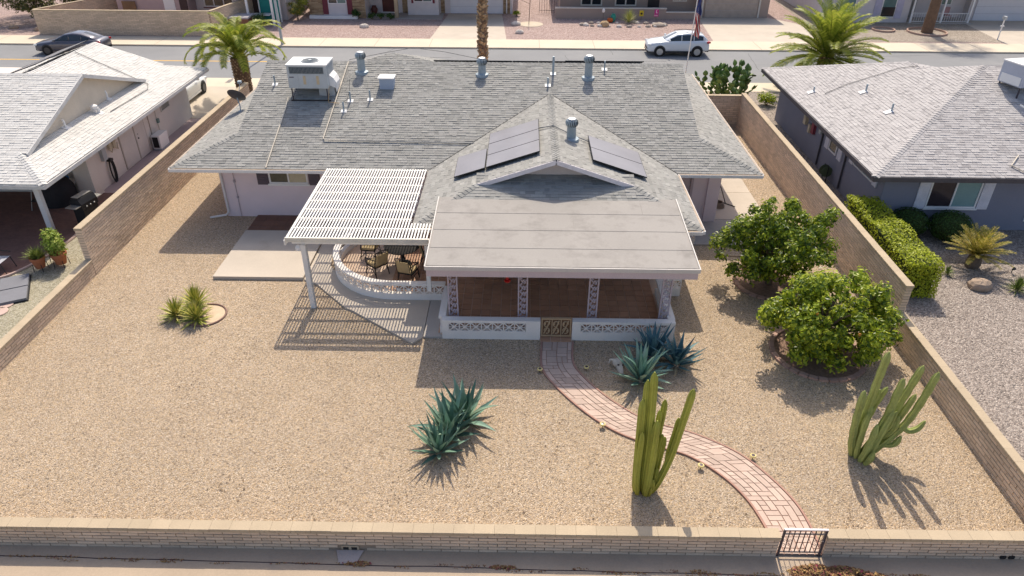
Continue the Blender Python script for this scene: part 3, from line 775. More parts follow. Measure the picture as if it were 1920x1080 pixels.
mb = MB(); mb.lathe([(.0,.0),(.34,.0),(.36,.02),(.34,.04),(.31,.03),(.31,.012)], (-8.72,29.45,z1+.05), 28)
mb.build('fan_ring', grey_metal, ac, True)
mb = MB(); mb.lathe([(.001,.012),(.31,.012),(.31,.02),(.001,.02)], (-8.72,29.45,z1+.05), 24); mb.build('fan_well', coil, ac)
mb = MB(); mb.lathe([(.001,.03),(.07,.03),(.07,.055),(.001,.06)], (-8.72,29.45,z1+.05), 16)
mb.build('fan_hub', acp, ac)
for r_ in (.13,.18,.23,.28):
    mb = MB(); mb.tube([(-8.72+r_*math.cos(R(a)),29.45+r_*math.sin(R(a)),z1+.095) for a in range(0,361,15)], .005, 4); mb.build('fan_guard', grey_metal, ac)
mb = MB()
for k in range(9): mb.box(x1+.001,x1+.02,y0+.12,y1-.12,4.8+k*.05,4.82+k*.05)
mb.build('side_louvre', grey_metal, ac)
mb = MB(); mb.loft([[(x1,y0+.3,4.4),(x1,y1-.1,4.4),(x1,y1-.1,4.85),(x1,y0+.3,4.85)],[(x1+.2,y0+.35,4.3),(x1+.2,y1-.15,4.3),(x1+.16,y1-.15,4.7),(x1+.16,y0+.35,4.7)],[(x1+.22,y0+.4,4.1),(x1+.22,y1-.2,4.1),(x1+.26,y1-.2,4.5),(x1+.26,y0+.4,4.5)]]); mb.build('duct_hood', white, ac)
mb = MB(); mb.box(x1-.5,x1+.15,y0+.35,y1-.2,zN(29.2)-.1,4.36); mb.build('duct', grey_metal, ac)
for lx in (x0+.08,x1-.08):
    for ly in (y0+.04,y1-.06):
        mb = MB(); mb.box(lx-.02,lx+.02,ly-.02,ly+.02,zN(ly)-.02,z0); mb.build('leg', dark_iron, ac)
    mb = MB(); mb.bar((lx,y0+.04,zN(y0)+.1),(lx,y1-.06,z0-.05), .02, .02); mb.build('brace', dark_iron, ac)
mb = MB(); mb.bar((x0,y0+.0,zN(y0)+.03),(x1+.05,y0+.0,zN(y0)+.03), .05, .05); mb.build('foot_rail', black_metal, ac)

def turbine(label, x, y, z, h):
    t = thing('turbine_vent', label, 'vent', (x,y,z), group='spinning roof vents')
    mb = MB(); mb.lathe([(.30,-.16),(.28,.03),(.17,.07),(.16,h-.36),(.17,h-.34)], (x,y,z), 18); mb.build('pipe', galv, t, True)
    mb = MB(); prof = [(.17,0),(.215,.05),(.235,.13),(.215,.21),(.15,.265)]
    for k in range(20):
        for i in range(4):
            (r0,a0),(r1,a1) = prof[i],prof[i+1]
            t0 = 2*math.pi*k/20+i*.05; t1 = t0+2*math.pi/20*.62
            def q(r_,tt,zz): return (x+r_*math.cos(tt), y+r_*math.sin(tt), z+h-.34+zz)
            mb.add([q(r0,t0,a0),q(r0*.93,t1,a0),q(r1*.93,t1+.05,a1),q(r1,t0+.05,a1)], [(0,1,2,3)])
    mb.build('vanes', galv, t)
    mb = MB(); mb.lathe([(.16,0),(.19,.13),(.13,.26)], (x,y,z+h-.34), 14); mb.build('throat', M('vent_dark', (.05,.05,.055), .7), t)
    mb = MB(); mb.lathe([(.155,.262),(.14,.29),(.05,.315),(.001,.32)], (x,y,z+h-.34), 18); mb.build('cap', M('vent_cap', (.72,.70,.68), .4, metal=.3), t, True)
turbine('turbine vent nearest the rooftop air conditioner', -6.95, 30.85, zN(30.85), .9)
turbine('turbine vent in front of the tall palm trunk', -1.75, 30.75, zN(30.75), .76)
turbine('turbine vent on the ridge right of the rear wing', 2.8, 30.6, zN(30.6), .98)
turbine('turbine vent between the solar panels on the rear wing', 1.78, 24.75, wz-.21, .82)
t = thing('roof_hood', 'square white metal hood on the grey roof', 'vent', (-5.7,29.9,zN(29.8)))
bl_ = M('hood_paint', (.36,.42,.52), .5, .05)
mb = MB(); mb.box(-6.0,-5.42,29.65,30.15,zN(29.65)-.06,4.56); mb.build('box', bl_, t)
mb = MB(); mb.box(-6.05,-5.37,29.58,30.2,4.562,4.60); mb.build('lid', white, t)
def pipe_vent(label, x, y, h=.32, r_=.035, zf=zN, mat=None, cap=False):
    z = zf(y) if callable(zf) else zf
    t = thing('vent_pipe', label, 'vent', (x,y,z), group='small vent pipes')
    mb = MB(); mb.tube([(x,y,z-.05),(x,y,z+h)], r_, 10); mb.build('pipe', mat or galv, t, True)
    mb = MB(); mb.obox((x,y,z+.025), (.24,.2,.012), slopeN if zf is zN else Matrix.Identity(3)); mb.build('flashing', white, t)
    if cap: mb = MB(); mb.lathe([(r_*2.2,0),(r_*2.4,.05),(.01,.1)], (x,y,z+h)); mb.build('cap', white, t)
pipe_vent('thin vent pipe left of the rooftop air conditioner', -10.48, 29.9, .4)
pipe_vent('thin vent pipe below the square roof hood', -6.3, 28.95, .42)
pipe_vent('taller vent pipe left of the right ridge turbine vent', 1.3, 30.8, .75, .05)
pipe_vent('short vent pipe above the peak of the rear wing', 1.06, 30.0, .35, .04)
pipe_vent('thin vent pipe right of the right ridge turbine vent', 3.53, 31.15, .38)
pipe_vent('vent pipe with cables right of the air conditioner', -7.26, 28.2, .4)
pipe_vent('upper vent pipe right of the air conditioner', -7.1, 28.85, .42)
def conduit(label, pts, r_, mat, name='roof_pipe'):
    mb = MB(); mb.tube(pts, r_, 6); return tag(mb.build(name, mat), label, 'pipe')
cw_ = M('conduit_cream', (.66,.58,.47), .6)
conduit('long cream pipe bending across the roof beside the air conditioner', [(-7.63,31.45,zN(31.45)+.07),(-7.76,26.5,zN(26.5)+.07),(-7.7,26.4,zN(26.4)+.07),(-6.8,26.38,zN(26.38)+.06)], .024, cw_)
conduit('dark pipe running along the roof to the rear wing', [(-6.8,26.38,zN(26.38)+.06),(-1.5,26.3,zN(26.3)+.06),(-1.0,26.2,zN(26.2)+.22),(.4,25.6,wz-.15),(1.15,25.4,wz+.06),(1.9,25.0,wz-.17),(2.5,24.9,wz-.38)], .02, M('conduit_grey', (.24,.24,.24), .6))
conduit('straight cream drain pipe from the air conditioner to the gutter', [(-9.68,28.9,zN(28.9)+.12),(-9.66,28.3,zN(28.3)+.05),(-9.61,24.85,zN(24.85)+.05)], .022, cw_)
conduit('bent copper line set beside the air conditioner', [(-7.5,28.55,zN(28.55)+.12),(-7.95,28.6,zN(28.6)+.12),(-7.95,29.0,4.45)], .015, M('copper', (.5,.33,.16), .5))
conduit('thin cable trailing between the vent pipes', [(-7.26,28.2,zN(28.2)+.4),(-7.15,28.5,zN(28.5)+.3),(-7.1,28.85,zN(28.85)+.42),(-7.2,29.5,zN(29.5)+.5)], .01, black_metal)
conduit('thin grey cable looping along the roof ridge', [(-7.6,31.5,4.85),(-6.2,32.2,4.98),(-5.0,33.0,5.02),(-3.5,32.6,4.95),(-1.9,31.7,4.88)], .012, M('cable', (.2,.19,.18), .7))
# satellite dish
t = thing('satellite_dish', 'dark round satellite dish on the left roof edge', 'satellite dish', (-12.57,30.98,2.71))
rot = Matrix.Rotation(R(-52), 3, 'X')@Matrix.Rotation(R(8), 3, 'Y')
mb = MB(); mb.lathe([(.01,-.06),(.15,-.05),(.3,-.01),(.40,.04),(.41,.045),(.39,.045),(.28,.0),(.01,-.045)], (-12.69,31.0,3.35), 22, rot); mb.build('reflector', M('dish_grey', (.07,.065,.07), .5), t, True)
mb = MB(); mb.tube([(-12.52,30.75,2.72),(-12.55,30.85,3.0),(-12.66,30.97,3.28)], .025, 8); mb.build('mast', galv, t, True)
mb = MB(); mb.tube([(-12.66,31.0,3.3),(-12.7,31.5,3.5),(-12.7,31.7,3.75)], .015, 6); mb.box(-12.78,-12.62,31.62,31.78,3.72,3.82); mb.build('feed_arm', galv, t)
mb = MB(); mb.obox((-12.5,30.75,2.75), (.25,.2,.02), Matrix.Identity(3)); mb.build('foot', galv, t)
# solar panels
solar = M('solar_glass_glare', (.25,.235,.245), .3, .12, .8, .0, spec=.5)  # pale sky glare is painted into the base colour
sframe = M('solar_frame', (.02,.02,.022), .5)
def panel(label, cx, cy, sx, sy, side, group, z0=wz, lift=.13, south=False):
    if south:
        c = Vector((cx,cy,zr-(cy-FR)/3+lift)); m3 = Matrix.Rotation(-math.atan(1/3), 3, 'X')
    else:
        c = Vector((cx,cy,z0-abs(cx-WX)/3+lift)); m3 = Matrix.Rotation(side*math.atan(1/3), 3, 'Y')
    t = thing('solar_panel', label, 'solar panel', c, group=group)
    mb = MB(); mb.obox(c, (sx,sy,.035), m3); mb.build('frame', sframe, t)
    mb = MB(); mb.obox(c+m3@Vector((0,0,.018)), (sx-.03,sy-.03,.004), m3); mb.build('glass', solar, t)
    mb = MB()
    for k in (-.3,.3): mb.obox(c+m3@Vector((0,k*sy,-.06)), (sx-.1,.04,.06), m3)
    mb.build('mounting_rail', grey_metal, t)
sl = 1/math.cos(math.atan(1/3))
for k, nm in enumerate(('front','middle','back')):
    panel('dark solar panel, %s one of the three stacked left of the wing ridge'%nm, -.31, 23.64+k*1.11, 1.86*sl, 1.09, -1, 'solar panels on the rear wing')
panel('dark solar panel lowest on the left slope of the rear wing', -1.82, 24.0, 1.09*sl, 1.82, -1, 'solar panels on the rear wing')
panel('dark solar panel, front one of the pair on the right slope', 3.40, 23.58, 1.92*sl, 1.17, 1, 'solar panels on the rear wing')
panel('dark solar panel, back one of the pair on the right slope', 3.40, 24.77, 1.92*sl, 1.17, 1, 'solar panels on the rear wing')
for k in range(8): panel('black solar panel with its top edge showing above the roof ridge', -3.4+k*1.17, 32.95, 1.15, 1.8, 0, 'solar panels beyond the ridge', lift=.15 if k > 4 else .12, south=True)

# ------------------------------------------------------------------ garden path of stamped pavers
pl = [(.71,17.55),(.69,16.29),(1.08,15.42),(1.83,14.38),(2.60,13.65),(3.45,13.2),(4.25,12.87),(4.91,12.27),(5.36,11.53),(5.58,10.70),(5.62,10.0)]
pr = [(1.61,17.55),(1.56,16.56),(1.79,15.95),(2.39,15.04),(3.23,14.20),(3.9,13.88),(4.53,13.63),(5.47,12.99),(6.05,12.20),(6.43,11.40),(6.55,10.65),(6.56,10.0)]
def resample(pts, n):
    P = bezier_path([(x,y,0) for x,y in pts], 10); D = [0]
    for i in range(1, len(P)): D.append(D[-1]+(P[i]-P[i-1]).length)
    out = []; j = 0
    for k in range(n+1):
        t = D[-1]*k/n
        while j < len(D)-2 and D[j+1] < t: j += 1
        f = (t-D[j])/(D[j+1]-D[j]); out.append(P[j].lerp(P[j+1], f))
    return out
NP = 264
Lp, Rp = resample(pl, NP), resample(pr, NP)
def pat(s, t):
    s = min(max(s,0),NP); i = min(int(s), NP-1); f = s-i
    return Lp[i].lerp(Lp[i+1], f).lerp(Rp[i].lerp(Rp[i+1], f), t)
mb = MB(); mb.add([(p.x,p.y,.014) for p in Lp]+[(p.x,p.y,.014) for p in Rp], [(i,i+1,NP+2+i,NP+1+i) for i in range(NP)])
path = tag(mb.build('path', M('path_bed', (.40,.25,.19), .9)), 'pink stamped paver path curving from porch to gate', None, None, 'structure')
paver = M('pink_paver', (.54,.41,.335), .85, .10, 1.2, .07, 25, rand=.13, bump=.15, stain=(1.1,.6,.8,(.50,.36,.29)))
rp = random.Random(11); s = 0; cells = 0
def add_paver(s0, s1, t0, t1, dz):
    g_s, g_t = .25, .012
    a = [pat(s0+g_s,t0+g_t), pat((s0+s1)/2,t0+g_t), pat(s1-g_s,t0+g_t), pat(s1-g_s,t1-g_t), pat((s0+s1)/2,t1-g_t), pat(s0+g_s,t1-g_t)]
    MB().prism([(p.x,p.y) for p in a], .008, .03+dz).build('paver', paver, path)
# random ashlar on a fine grid: NP/5 rows by 5 columns
rows_n, cols_n = NP//4, 6; used = [[False]*cols_n for _ in range(rows_n)]
tb = [0,.15,.33,.5,.67,.85,1.0]
for i in range(rows_n):
    for j in range(cols_n):
        if used[i][j]: continue
        h, w = rp.choice(((1,1),(1,2),(2,1),(2,2),(2,1),(1,2),(3,1)))
        while i+h > rows_n: h -= 1
        while j+w > cols_n or any(used[i][j+q] for q in range(w)): w -= 1
        ok = all(not used[i+a_][j+b_] for a_ in range(h) for b_ in range(w))
        if not ok: h = w = 1
        for a_ in range(h):
            for b_ in range(w): used[i+a_][j+b_] = True
        add_paver(i*4, (i+h)*4, tb[j], tb[j+w], rp.uniform(0,.006))
edge_m = M('path_edging', (.40,.23,.18), .85, .12)
for side, (P, Q) in enumerate(((Lp,Rp),(Rp,Lp))):
    rings = []
    for p, q in zip(P, Q):
        d = (p-q).normalized(); rings.append([p+d*.0+Vector((0,0,-.02)), p+d*.05+Vector((0,0,-.02)), p+d*.05+Vector((0,0,.05)), p+Vector((0,0,.05))])
    if side: rings = [r_[::-1] for r_ in rings]
    MB().loft(rings).build('edging', edge_m, path)
# path lights
ylw = M('yellow_ring', (.80,.66,.28), .5)
def path_light(label, x, y):
    t = thing('path_light', label, 'garden light', (x,y,0), group='small solar lights along the path')
    mb = MB(); mb.tube([(x,y,-.05),(x,y,.1)], .012, 6); mb.build('stake', black_metal, t)
    mb = MB(); mb.lathe([(.055,.09),(.075,.1),(.078,.13),(.06,.145),(.045,.14)], (x,y,0), 16); mb.build('ring', ylw, t, True)
    mb = MB(); mb.lathe([(.001,.135),(.047,.139),(.045,.142),(.001,.144)], (x,y,0), 12); mb.build('solar_cell', M('light_cell', (.09,.06,.07), .2), t)
for lab, x, y in (('small yellow rimmed path light left of the path near the carved gate',.6,16.1),('small yellow rimmed path light right of the path near the carved gate',1.95,16.22),
                  ('small yellow rimmed path light left of the path before the tall cactus',2.2,13.85),('small yellow rimmed path light right behind the tall cactus on the inner curve',4.47,12.45),('small yellow rimmed path light outside the curve nearest the sprawling cactus',5.83,12.8)):
    path_light(lab, x, y)

# ------------------------------------------------------------------ desert plants
def leaf_blade(mb, base, az, el, L, w, curve, thick=.012, fold=.35, seg=7, tipup=0, wprof=None):
    """fleshy pointed leaf growing from base, azimuth az, starting elevation el, bending by curve radians"""
    pts = []; p = Vector(base); e = el
    for i in range(seg+1):
        t = i/seg; pts.append((p.copy(), e, t))
        d = Vector((math.cos(az)*math.cos(e), math.sin(az)*math.cos(e), math.sin(e))); p = p+d*(L/seg); e += curve/seg
    side = Vector((-math.sin(az), math.cos(az), 0)); rings = []
    for q, e, t in pts:
        ww = w*(wprof(t) if wprof else (.55+1.5*t*(1-t)**.9*1.3 if t < .55 else max(.012, (1-t)**.8*1.42)))
        up = Vector((-math.cos(az)*math.sin(e), -math.sin(az)*math.sin(e), math.cos(e))); h = ww*fold; th = thick*(1-t*.8)
        rings.append([q-side*ww*.5+up*h*.5, q-side*ww*.22+up*h*.1, q-up*0, q+side*ww*.22+up*h*.1, q+side*ww*.5+up*h*.5, q+side*ww*.2-up*th, q-up*(th*1.6), q-side*ww*.2-up*th])
    mb.loft(rings)
def agave(label, x, y, size, mat, n=26, seed=1, name='agave', group=None):
    t = thing(name, label, 'agave', (x,y,0), group=group); rn = random.Random(seed)
    for i in range(n):
        f = i/(n-1); az = i*2.39996+rn.uniform(-.2,.2); el = R(82-66*f**1.1)+rn.uniform(-.08,.08)
        L = size*(.72+.28*math.sin(math.pi*min(1,f*1.1)))*rn.uniform(.86,1.08)
        r_ = .03+.10*f*size; mb = MB()
        leaf_blade(mb, (x+r_*math.cos(az), y+r_*math.sin(az), .03+.16*size*(1-f)), az, el, L, .135*size*rn.uniform(.9,1.1), (rn.uniform(-.25,.18)+(.25*f) if rn.random() > .16 else rn.uniform(-1.1,-.6)), .02*size)
        mb.build('leaf', mat, t, True)
    for i in range(6):
        az = i*1.1+rn.uniform(-.3,.3); mb = MB(); leaf_blade(mb, (x+.12*size*math.cos(az), y+.12*size*math.sin(az), .04), az, R(6), size*rn.uniform(.35,.6), .07*size, rn.uniform(-.1,.15), .01)
        mb.build('dry_leaf', dry_ag, t, True)
    return t
dry_ag = M('agave_dry', (.42,.32,.19), .9, .2, 6, .1)
ag_g = M('agave_green', (.10,.20,.16), .55, .15, 4, .1, 12, rand=.22, palette=[(.09,.18,.14),(.16,.28,.20),(.27,.38,.27),(.12,.22,.18)])
ag_b = M('agave_blue', (.08,.17,.19), .55, .12, 4, .1, 12, palette=[(.05,.13,.16),(.09,.19,.21),(.14,.25,.25),(.07,.15,.18)])
ag_v = M('agave_pale', (.15,.27,.22), .5, .15, 4, .1, 12, palette=[(.11,.22,.19),(.18,.31,.24),(.28,.38,.28),(.14,.26,.22)])
agave('front blue green agave in the clump left of the path', -1.98, 12.85, .95, ag_g, 30, 3, group='agaves left of the path')
agave('middle blue green agave in the clump left of the path', -1.78, 13.45, 1.2, ag_g, 30, 4, group='agaves left of the path')
agave('rear blue green agave in the clump left of the path', -1.42, 13.95, 1.2, ag_g, 30, 5, group='agaves left of the path')
agave('large pale striped agave behind the tall cactus', 3.45, 15.75, 1.12, ag_v, 32, 6, group='agaves by the porch wall')
agave('dark blue agave against the porch wall', 3.95, 16.85, 1.05, ag_b, 26, 7, group='agaves by the porch wall')
agave('dark blue agave nearest the citrus bushes', 4.6, 16.5, 1.0, ag_b, 26, 8, group='agaves by the porch wall')
# pale animal skull ornament lying beside the agaves
t = thing('skull_ornament', 'pale bleached skull ornament lying beside the agaves', 'ornament', (2.92,16.35,0))
bone = M('bone', (.60,.54,.45), .8, .2, 8, .1, 30); dkb = M('bone_dark', (.10,.08,.07), .9)
mb = MB(); mb.ball((2.88,16.42,.14), .17,.15,.13, 12, 8, .06); mb.loft([[(2.80,16.36,.06),(2.98,16.36,.06),(2.98,16.36,.2),(2.80,16.36,.2)],[(2.86,16.15,.02),(3.0,16.15,.02),(3.0,16.15,.12),(2.86,16.15,.12)],[(2.92,16.02,.0),(3.0,16.02,.0),(3.0,16.02,.06),(2.92,16.02,.06)]]); mb.build('cranium', bone, t, True)
for dx in (-.2,.2):
    mb = MB(); mb.tube([(2.88+dx*.5,16.45,.2),(2.88+dx*1.1,16.5,.18),(2.88+dx*1.35,16.42,.1)], [.05,.035,.012], 7); mb.build('horn', bone, t, True)
for dx in (-.03,.1):
    mb = MB(); mb.ball((2.9+dx,16.27,.17), .035,.03,.03, 8, 5); mb.build('eye_socket', dkb, t)
# yuccas in a bed on the left
def spiky(label, x, y, size, n, mat, name='yucca', cat='yucca', seed=1, w=.045, z0=.05, droop=.3, group=None, elmin=-5, single=True):
    w = w*1.35 if name == 'yucca' else w
    t = thing(name, label, cat, (x,y,0), group=group); rn = random.Random(seed); mb = MB()
    for i in range(n):
        f = i/(n-1); az = i*2.39996+rn.uniform(-.3,.3); el = R(85-(85-elmin)*f**1.15)+rn.uniform(-.1,.1)
        leaf_blade(mb, (x+.02*math.cos(az), y+.02*math.sin(az), z0+.25*size*(1-f)), az, el, size*rn.uniform(.8,1.05), w*rn.uniform(.8,1.1), -droop*rn.uniform(.2,1), .006, .25, 4)
        if single: mb.build('leaf', mat, t); mb = MB()
    if not single: mb.build('foliage', mat, t)
    return t
yg = M('yucca_green', (.2,.25,.05), .5, .15, 6, .1, palette=[(.15,.20,.035),(.34,.36,.06),(.58,.52,.12),(.24,.28,.05),(.66,.56,.18)])
spiky('yellow edged yucca at the front left of the small bed', -11.0, 18.6, .60, 80, yg, seed=2, group='yuccas in the kerbed bed')
spiky('yellow edged yucca at the front right of the small bed', -10.25, 18.42, .64, 90, yg, seed=3, group='yuccas in the kerbed bed')
spiky('taller yellow edged yucca at the back of the small bed', -10.5, 19.05, .68, 95, yg, seed=4, z0=.15, group='yuccas in the kerbed bed')
pts = [(-10.1+.62*math.cos(R(a))*(1.0 if a < 180 else 1.6), 18.75+.62*math.sin(R(a))) for a in range(-120,110,12)]
mb = MB(); mb.prism([(x,y) for x,y in pts], -.02, .012); bed = tag(mb.build('garden_bed', M('bed_sand', (.60,.46,.32), .9, .1, 6)), 'sandy oval bed around the yuccas', None, None, 'structure')
pth = bezier_path([(x,y,.02) for x,y in pts], 3); rings = []
mb = MB(); mb.tube(pth, .035, 6); mb.build('edging', M('bed_edging', (.24,.15,.12), .9), bed)

cact = M('cactus_green', (.35,.36,.06), .6, .16, 2.2, .10, 22, rand=.14, stain=(6,.68,.78,(.34,.27,.14)))
cact2 = M('cactus_green_grey', (.33,.37,.11), .65, .18, 3, .12, 20, rand=.14, stain=(6,.66,.78,(.36,.29,.16)))
def cactus_arm(pts, r_, ribs=7, tip=.25, depth=.78, lump=0, rn=random):
    P = bezier_path(pts, 7); n = len(P); rad = []
    D = [0]
    for i in range(1, n): D.append(D[-1]+(P[i]-P[i-1]).length)
    for i in range(n):
        s = D[-1]-D[i]; k = 1 if s > tip else math.sqrt(max(.03, 1-(1-s/tip)**2)); b = min(1, .72+D[i]/.6)
        rad.append(r_*k*b*(1+lump*math.sin(D[i]*15+pts[0][0]*40)))
    mb = MB(); sect = []
    for k in range(ribs): sect += [1.08, .97, depth, .97]
    mb.tube(P, rad, ribs*4, sect); return mb
cx_, cy_ = 3.03, 11.82
t = thing('column_cactus', 'tall clump of upright ribbed column cactus before the front wall', 'cactus', (cx_,cy_,0))
arms = [((2.96,11.72),(2.93,2.0),(2.88,11.86,3.47),.085),((2.86,11.8),(2.80,1.8),(2.77,11.9,3.22),.08),((2.79,11.72),(2.72,1.5),(2.69,11.8,2.75),.078),
 ((2.82,11.62),(2.74,1.0),(2.74,11.6,1.98),.06),((3.00,11.6),(3.03,1.2),(3.05,11.7,2.24),.085),((3.05,11.72),(3.1,1.0),(3.1,11.75,1.9),.055),
 ((3.1,12.02),(3.2,1.4),(3.25,12.05,2.55),.07),((3.08,11.95),(3.13,1.3),(3.14,11.95,2.33),.065),
 ((3.16,11.9),(3.22,.9),(3.27,11.9,1.65),.06),((3.2,11.95),(3.3,.9),(3.35,11.95,1.52),.06),((3.13,11.75),(3.2,.3),(3.22,11.72,.75),.06),((3.08,11.64),(3.14,.25),(3.13,11.6,.5),.055),((3.06,11.58),(3.1,.15),(3.1,11.54,.3),.05)]
for (bx_,by_),(mx,mz),tip_,r_ in arms:
    my = (by_+tip_[1])/2
    cactus_arm([(bx_,by_,-.03),(bx_*.4+mx*.6,by_,mz*.35),(mx,my,mz),tip_], r_).build('stem', cact, t, True)
cactus_arm([(3.14,11.7,-.03),(3.3,11.72,.35),(3.5,11.78,1.1),(3.65,11.83,2.1),(3.77,11.86,3.02)], .08).build('stem', cact, t, True)
cactus_arm([(3.42,11.8,.95),(3.47,11.86,1.3),(3.54,11.9,1.75),(3.57,11.9,2.15)], .06).build('stem', cact, t, True)
t = thing('sprawling_cactus', 'sprawling many armed cactus by the low right wall', 'cactus', (8.62,13.1,0))
A2 = [[(8.48,13.1,0),(8.40,13.1,.8),(8.38,13.05,1.8),(8.36,13.0,2.6),(8.37,12.98,3.25)],
 [(8.36,13.0,0),(8.22,12.95,.5),(8.14,12.95,1.2),(8.13,12.97,1.7),(8.14,13,2.08)],
 [(8.55,12.95,0),(8.68,12.9,.6),(8.82,12.92,1.3),(8.9,12.97,2.0),(8.94,13.0,2.46)],
 [(8.7,13.15,0),(8.95,13.15,.6),(9.08,13.1,1.3),(9.18,13.05,2.1),(9.27,13,2.85)],
 [(8.75,13.0,0),(9.1,13.0,.5),(9.4,13.0,1.1),(9.56,13.0,1.8),(9.68,13.0,2.67)],
 [(8.5,13.2,0),(8.48,13.2,.8),(8.5,13.15,1.5),(8.55,13.1,2.05)],
 [(8.52,13.25,0),(8.58,13.25,.8),(8.62,13.2,1.5),(8.70,13.1,2.12)],
 [(8.72,13.1,0),(9.05,13.1,.55),(9.22,13.05,1.2),(9.36,13.0,2.0)],
 [(9.35,13.0,.95),(9.5,12.95,.88),(9.68,12.93,.98),(9.80,12.95,1.22)],
 [(8.6,12.8,0),(8.66,12.75,.5),(8.78,12.8,1.1),(8.88,12.85,1.62)],
 [(8.48,12.78,0),(8.5,12.72,.4),(8.56,12.75,.85),(8.6,12.8,1.22)],
 [(8.56,12.68,0),(8.6,12.62,.2),(8.64,12.6,.5)],[(8.42,12.9,0),(8.36,12.88,.5),(8.36,12.9,1.1),(8.38,12.92,1.45)],
 [(8.4,13.15,0),(8.3,13.15,.6),(8.3,13.1,1.2)],[(8.95,13.05,.55),(9.1,12.95,.9),(9.13,12.95,1.35)],[(9.0,13.0,.35),(9.25,12.92,.45),(9.35,12.92,.75)],[(8.8,13.0,.6),(8.95,12.95,.95),(9.0,12.95,1.3),(9.03,12.95,1.5)],[(8.46,13.0,0),(8.43,13.0,.9),(8.46,13.02,1.6)]]
for k, a in enumerate(A2): cactus_arm(a, .082 if k < 5 else .07, 6, .3, .8, .07).build('arm', cact2, t, True)

# ------------------------------------------------------------------ leafy shrubs
def leaf_mass(lobes, count, size, rn, out=.35, flat=.55):
    """small folded leaves over lobes [(c, r)]; returns MB"""
    mb = MB(); tot = sum(r_**2 for c,r_ in lobes)
    V, F = mb.v, mb.f
    for c, r_ in lobes:
        for _ in range(int(count*r_**2/tot)):
            z = rn.uniform(-.75,1); a = rn.uniform(0,6.283); q = math.sqrt(max(0,1-z*z))
            nx, ny, nz = q*math.cos(a), q*math.sin(a), z
            rr = r_*(rn.random()**.35)*rn.uniform(.75,1.3)
            p = Vector((c[0]+nx*rr, c[1]+ny*rr, max(.03, c[2]+nz*rr)))
            nrm = Vector((nx+rn.uniform(-.8,.8), ny+rn.uniform(-.8,.8), nz+.6+rn.uniform(-.8,.8))).normalized()
            d = Vector((rn.uniform(-1,1),rn.uniform(-1,1),rn.uniform(-1,1))); d = (d-nrm*d.dot(nrm))
            if d.length < .05: continue
            d.normalize(); s = nrm.cross(d); l = size*rn.uniform(.7,1.3); w = l*flat*.5
            o = len(V); k = nrm*w*.45
            for v in (p-d*l*.5, p+s*w+k, p+d*l*.5, p-s*w+k): V.append((v.x,v.y,v.z))
            F.append((o,o+1,o+2)); F.append((o,o+2,o+3))
    return mb
citrus_m = M('citrus_leaf', (.06,.12,.02), .38, .15, 2, .1, palette=[(.04,.08,.012),(.10,.165,.016),(.20,.28,.02),(.34,.42,.028),(.56,.60,.06)], spec=.4, trans=.42)
citrus_l = M('citrus_leaf_light', (.1,.17,.02), .38, .15, 2, .1, palette=[(.05,.10,.012),(.14,.21,.018),(.28,.36,.024),(.46,.53,.04),(.66,.69,.08)], spec=.4, trans=.42)
bark = M('bark', (.16,.12,.09), .95, .2, 8, .1)
fruit = M('orange_fruit', (.62,.27,.05), .5)
def citrus(label, cx, cy, zc, rx, ry, rz, mat, seed, n, extra=(), fruits=()):
    t = thing('citrus_bush', label, 'bush', (cx,cy,0), group='citrus bushes'); rn = random.Random(seed); lobes = []
    for i in range(105):
        z = 1-2*(i+.5)/105; a = i*2.39996; q = math.sqrt(1-z*z)
        k = rn.choice((.5,.7,.85,.95,1.05,1.16))*rn.uniform(.93,1.05)
        c = (cx+rx*q*math.cos(a)*k, cy+ry*q*math.sin(a)*k, zc+rz*z*k)
        if c[2] < .25: continue
        lobes.append((c, rn.choice((.14,.2,.26,.34))))
    for c, r_ in extra: lobes.append((c, r_))
    leaf_mass(lobes, n, .135, rn).build('crown', mat, t)
    mb = MB(); mb.tube([(cx,cy,-.05),(cx+.03,cy,.5),(cx,cy,.9)], [.13,.11,.09], 9); mb.build('trunk', bark, t, True)
    mb = MB()
    for i, (c, r_) in enumerate(lobes[::3]):
        mb.tube([(cx,cy,.5+.3*rn.random()), ((cx+c[0])/2, (cy+c[1])/2, (c[2]+.8)/2+.1), c], [.05,.03,.012], 5)
    mb.build('branches', bark, t)
    for f_ in fruits: mb = MB(); mb.ball(f_, .045,.045,.045, 8, 6); mb.build('fruit', fruit, t, True)
    return t
citrus('dark green citrus bush nearest the house', 8.62, 21.15, 1.65, 1.62, 1.3, 1.2, citrus_m, 5, 15000, extra=(((10.2,21.2,2.65),.28),((10.0,21.1,2.4),.3),((7.3,21.0,2.3),.3),((8.0,21.0,2.95),.3),((8.9,21.3,2.9),.28),((6.9,20.9,1.75),.28),((7.1,20.5,.9),.3),((10.3,21.0,1.6),.3)))
citrus('lighter green citrus bush with the brick edged bed', 8.93, 17.25, 1.28, 1.66, 1.3, 1.1, citrus_l, 9, 17500, extra=(((7.1,17.0,1.5),.3),((10.4,17.5,1.7),.32),((10.7,17.2,1.2),.3),((10.9,17.0,.8),.25),((9.9,17.9,2.2),.3),((8.4,17.3,2.4),.3),((8.0,16.3,.6),.32),((9.0,16.1,.5),.3),((9.8,16.3,.6),.3)), fruits=((9.35,16.0,1.55),(8.2,16.3,2.0)))
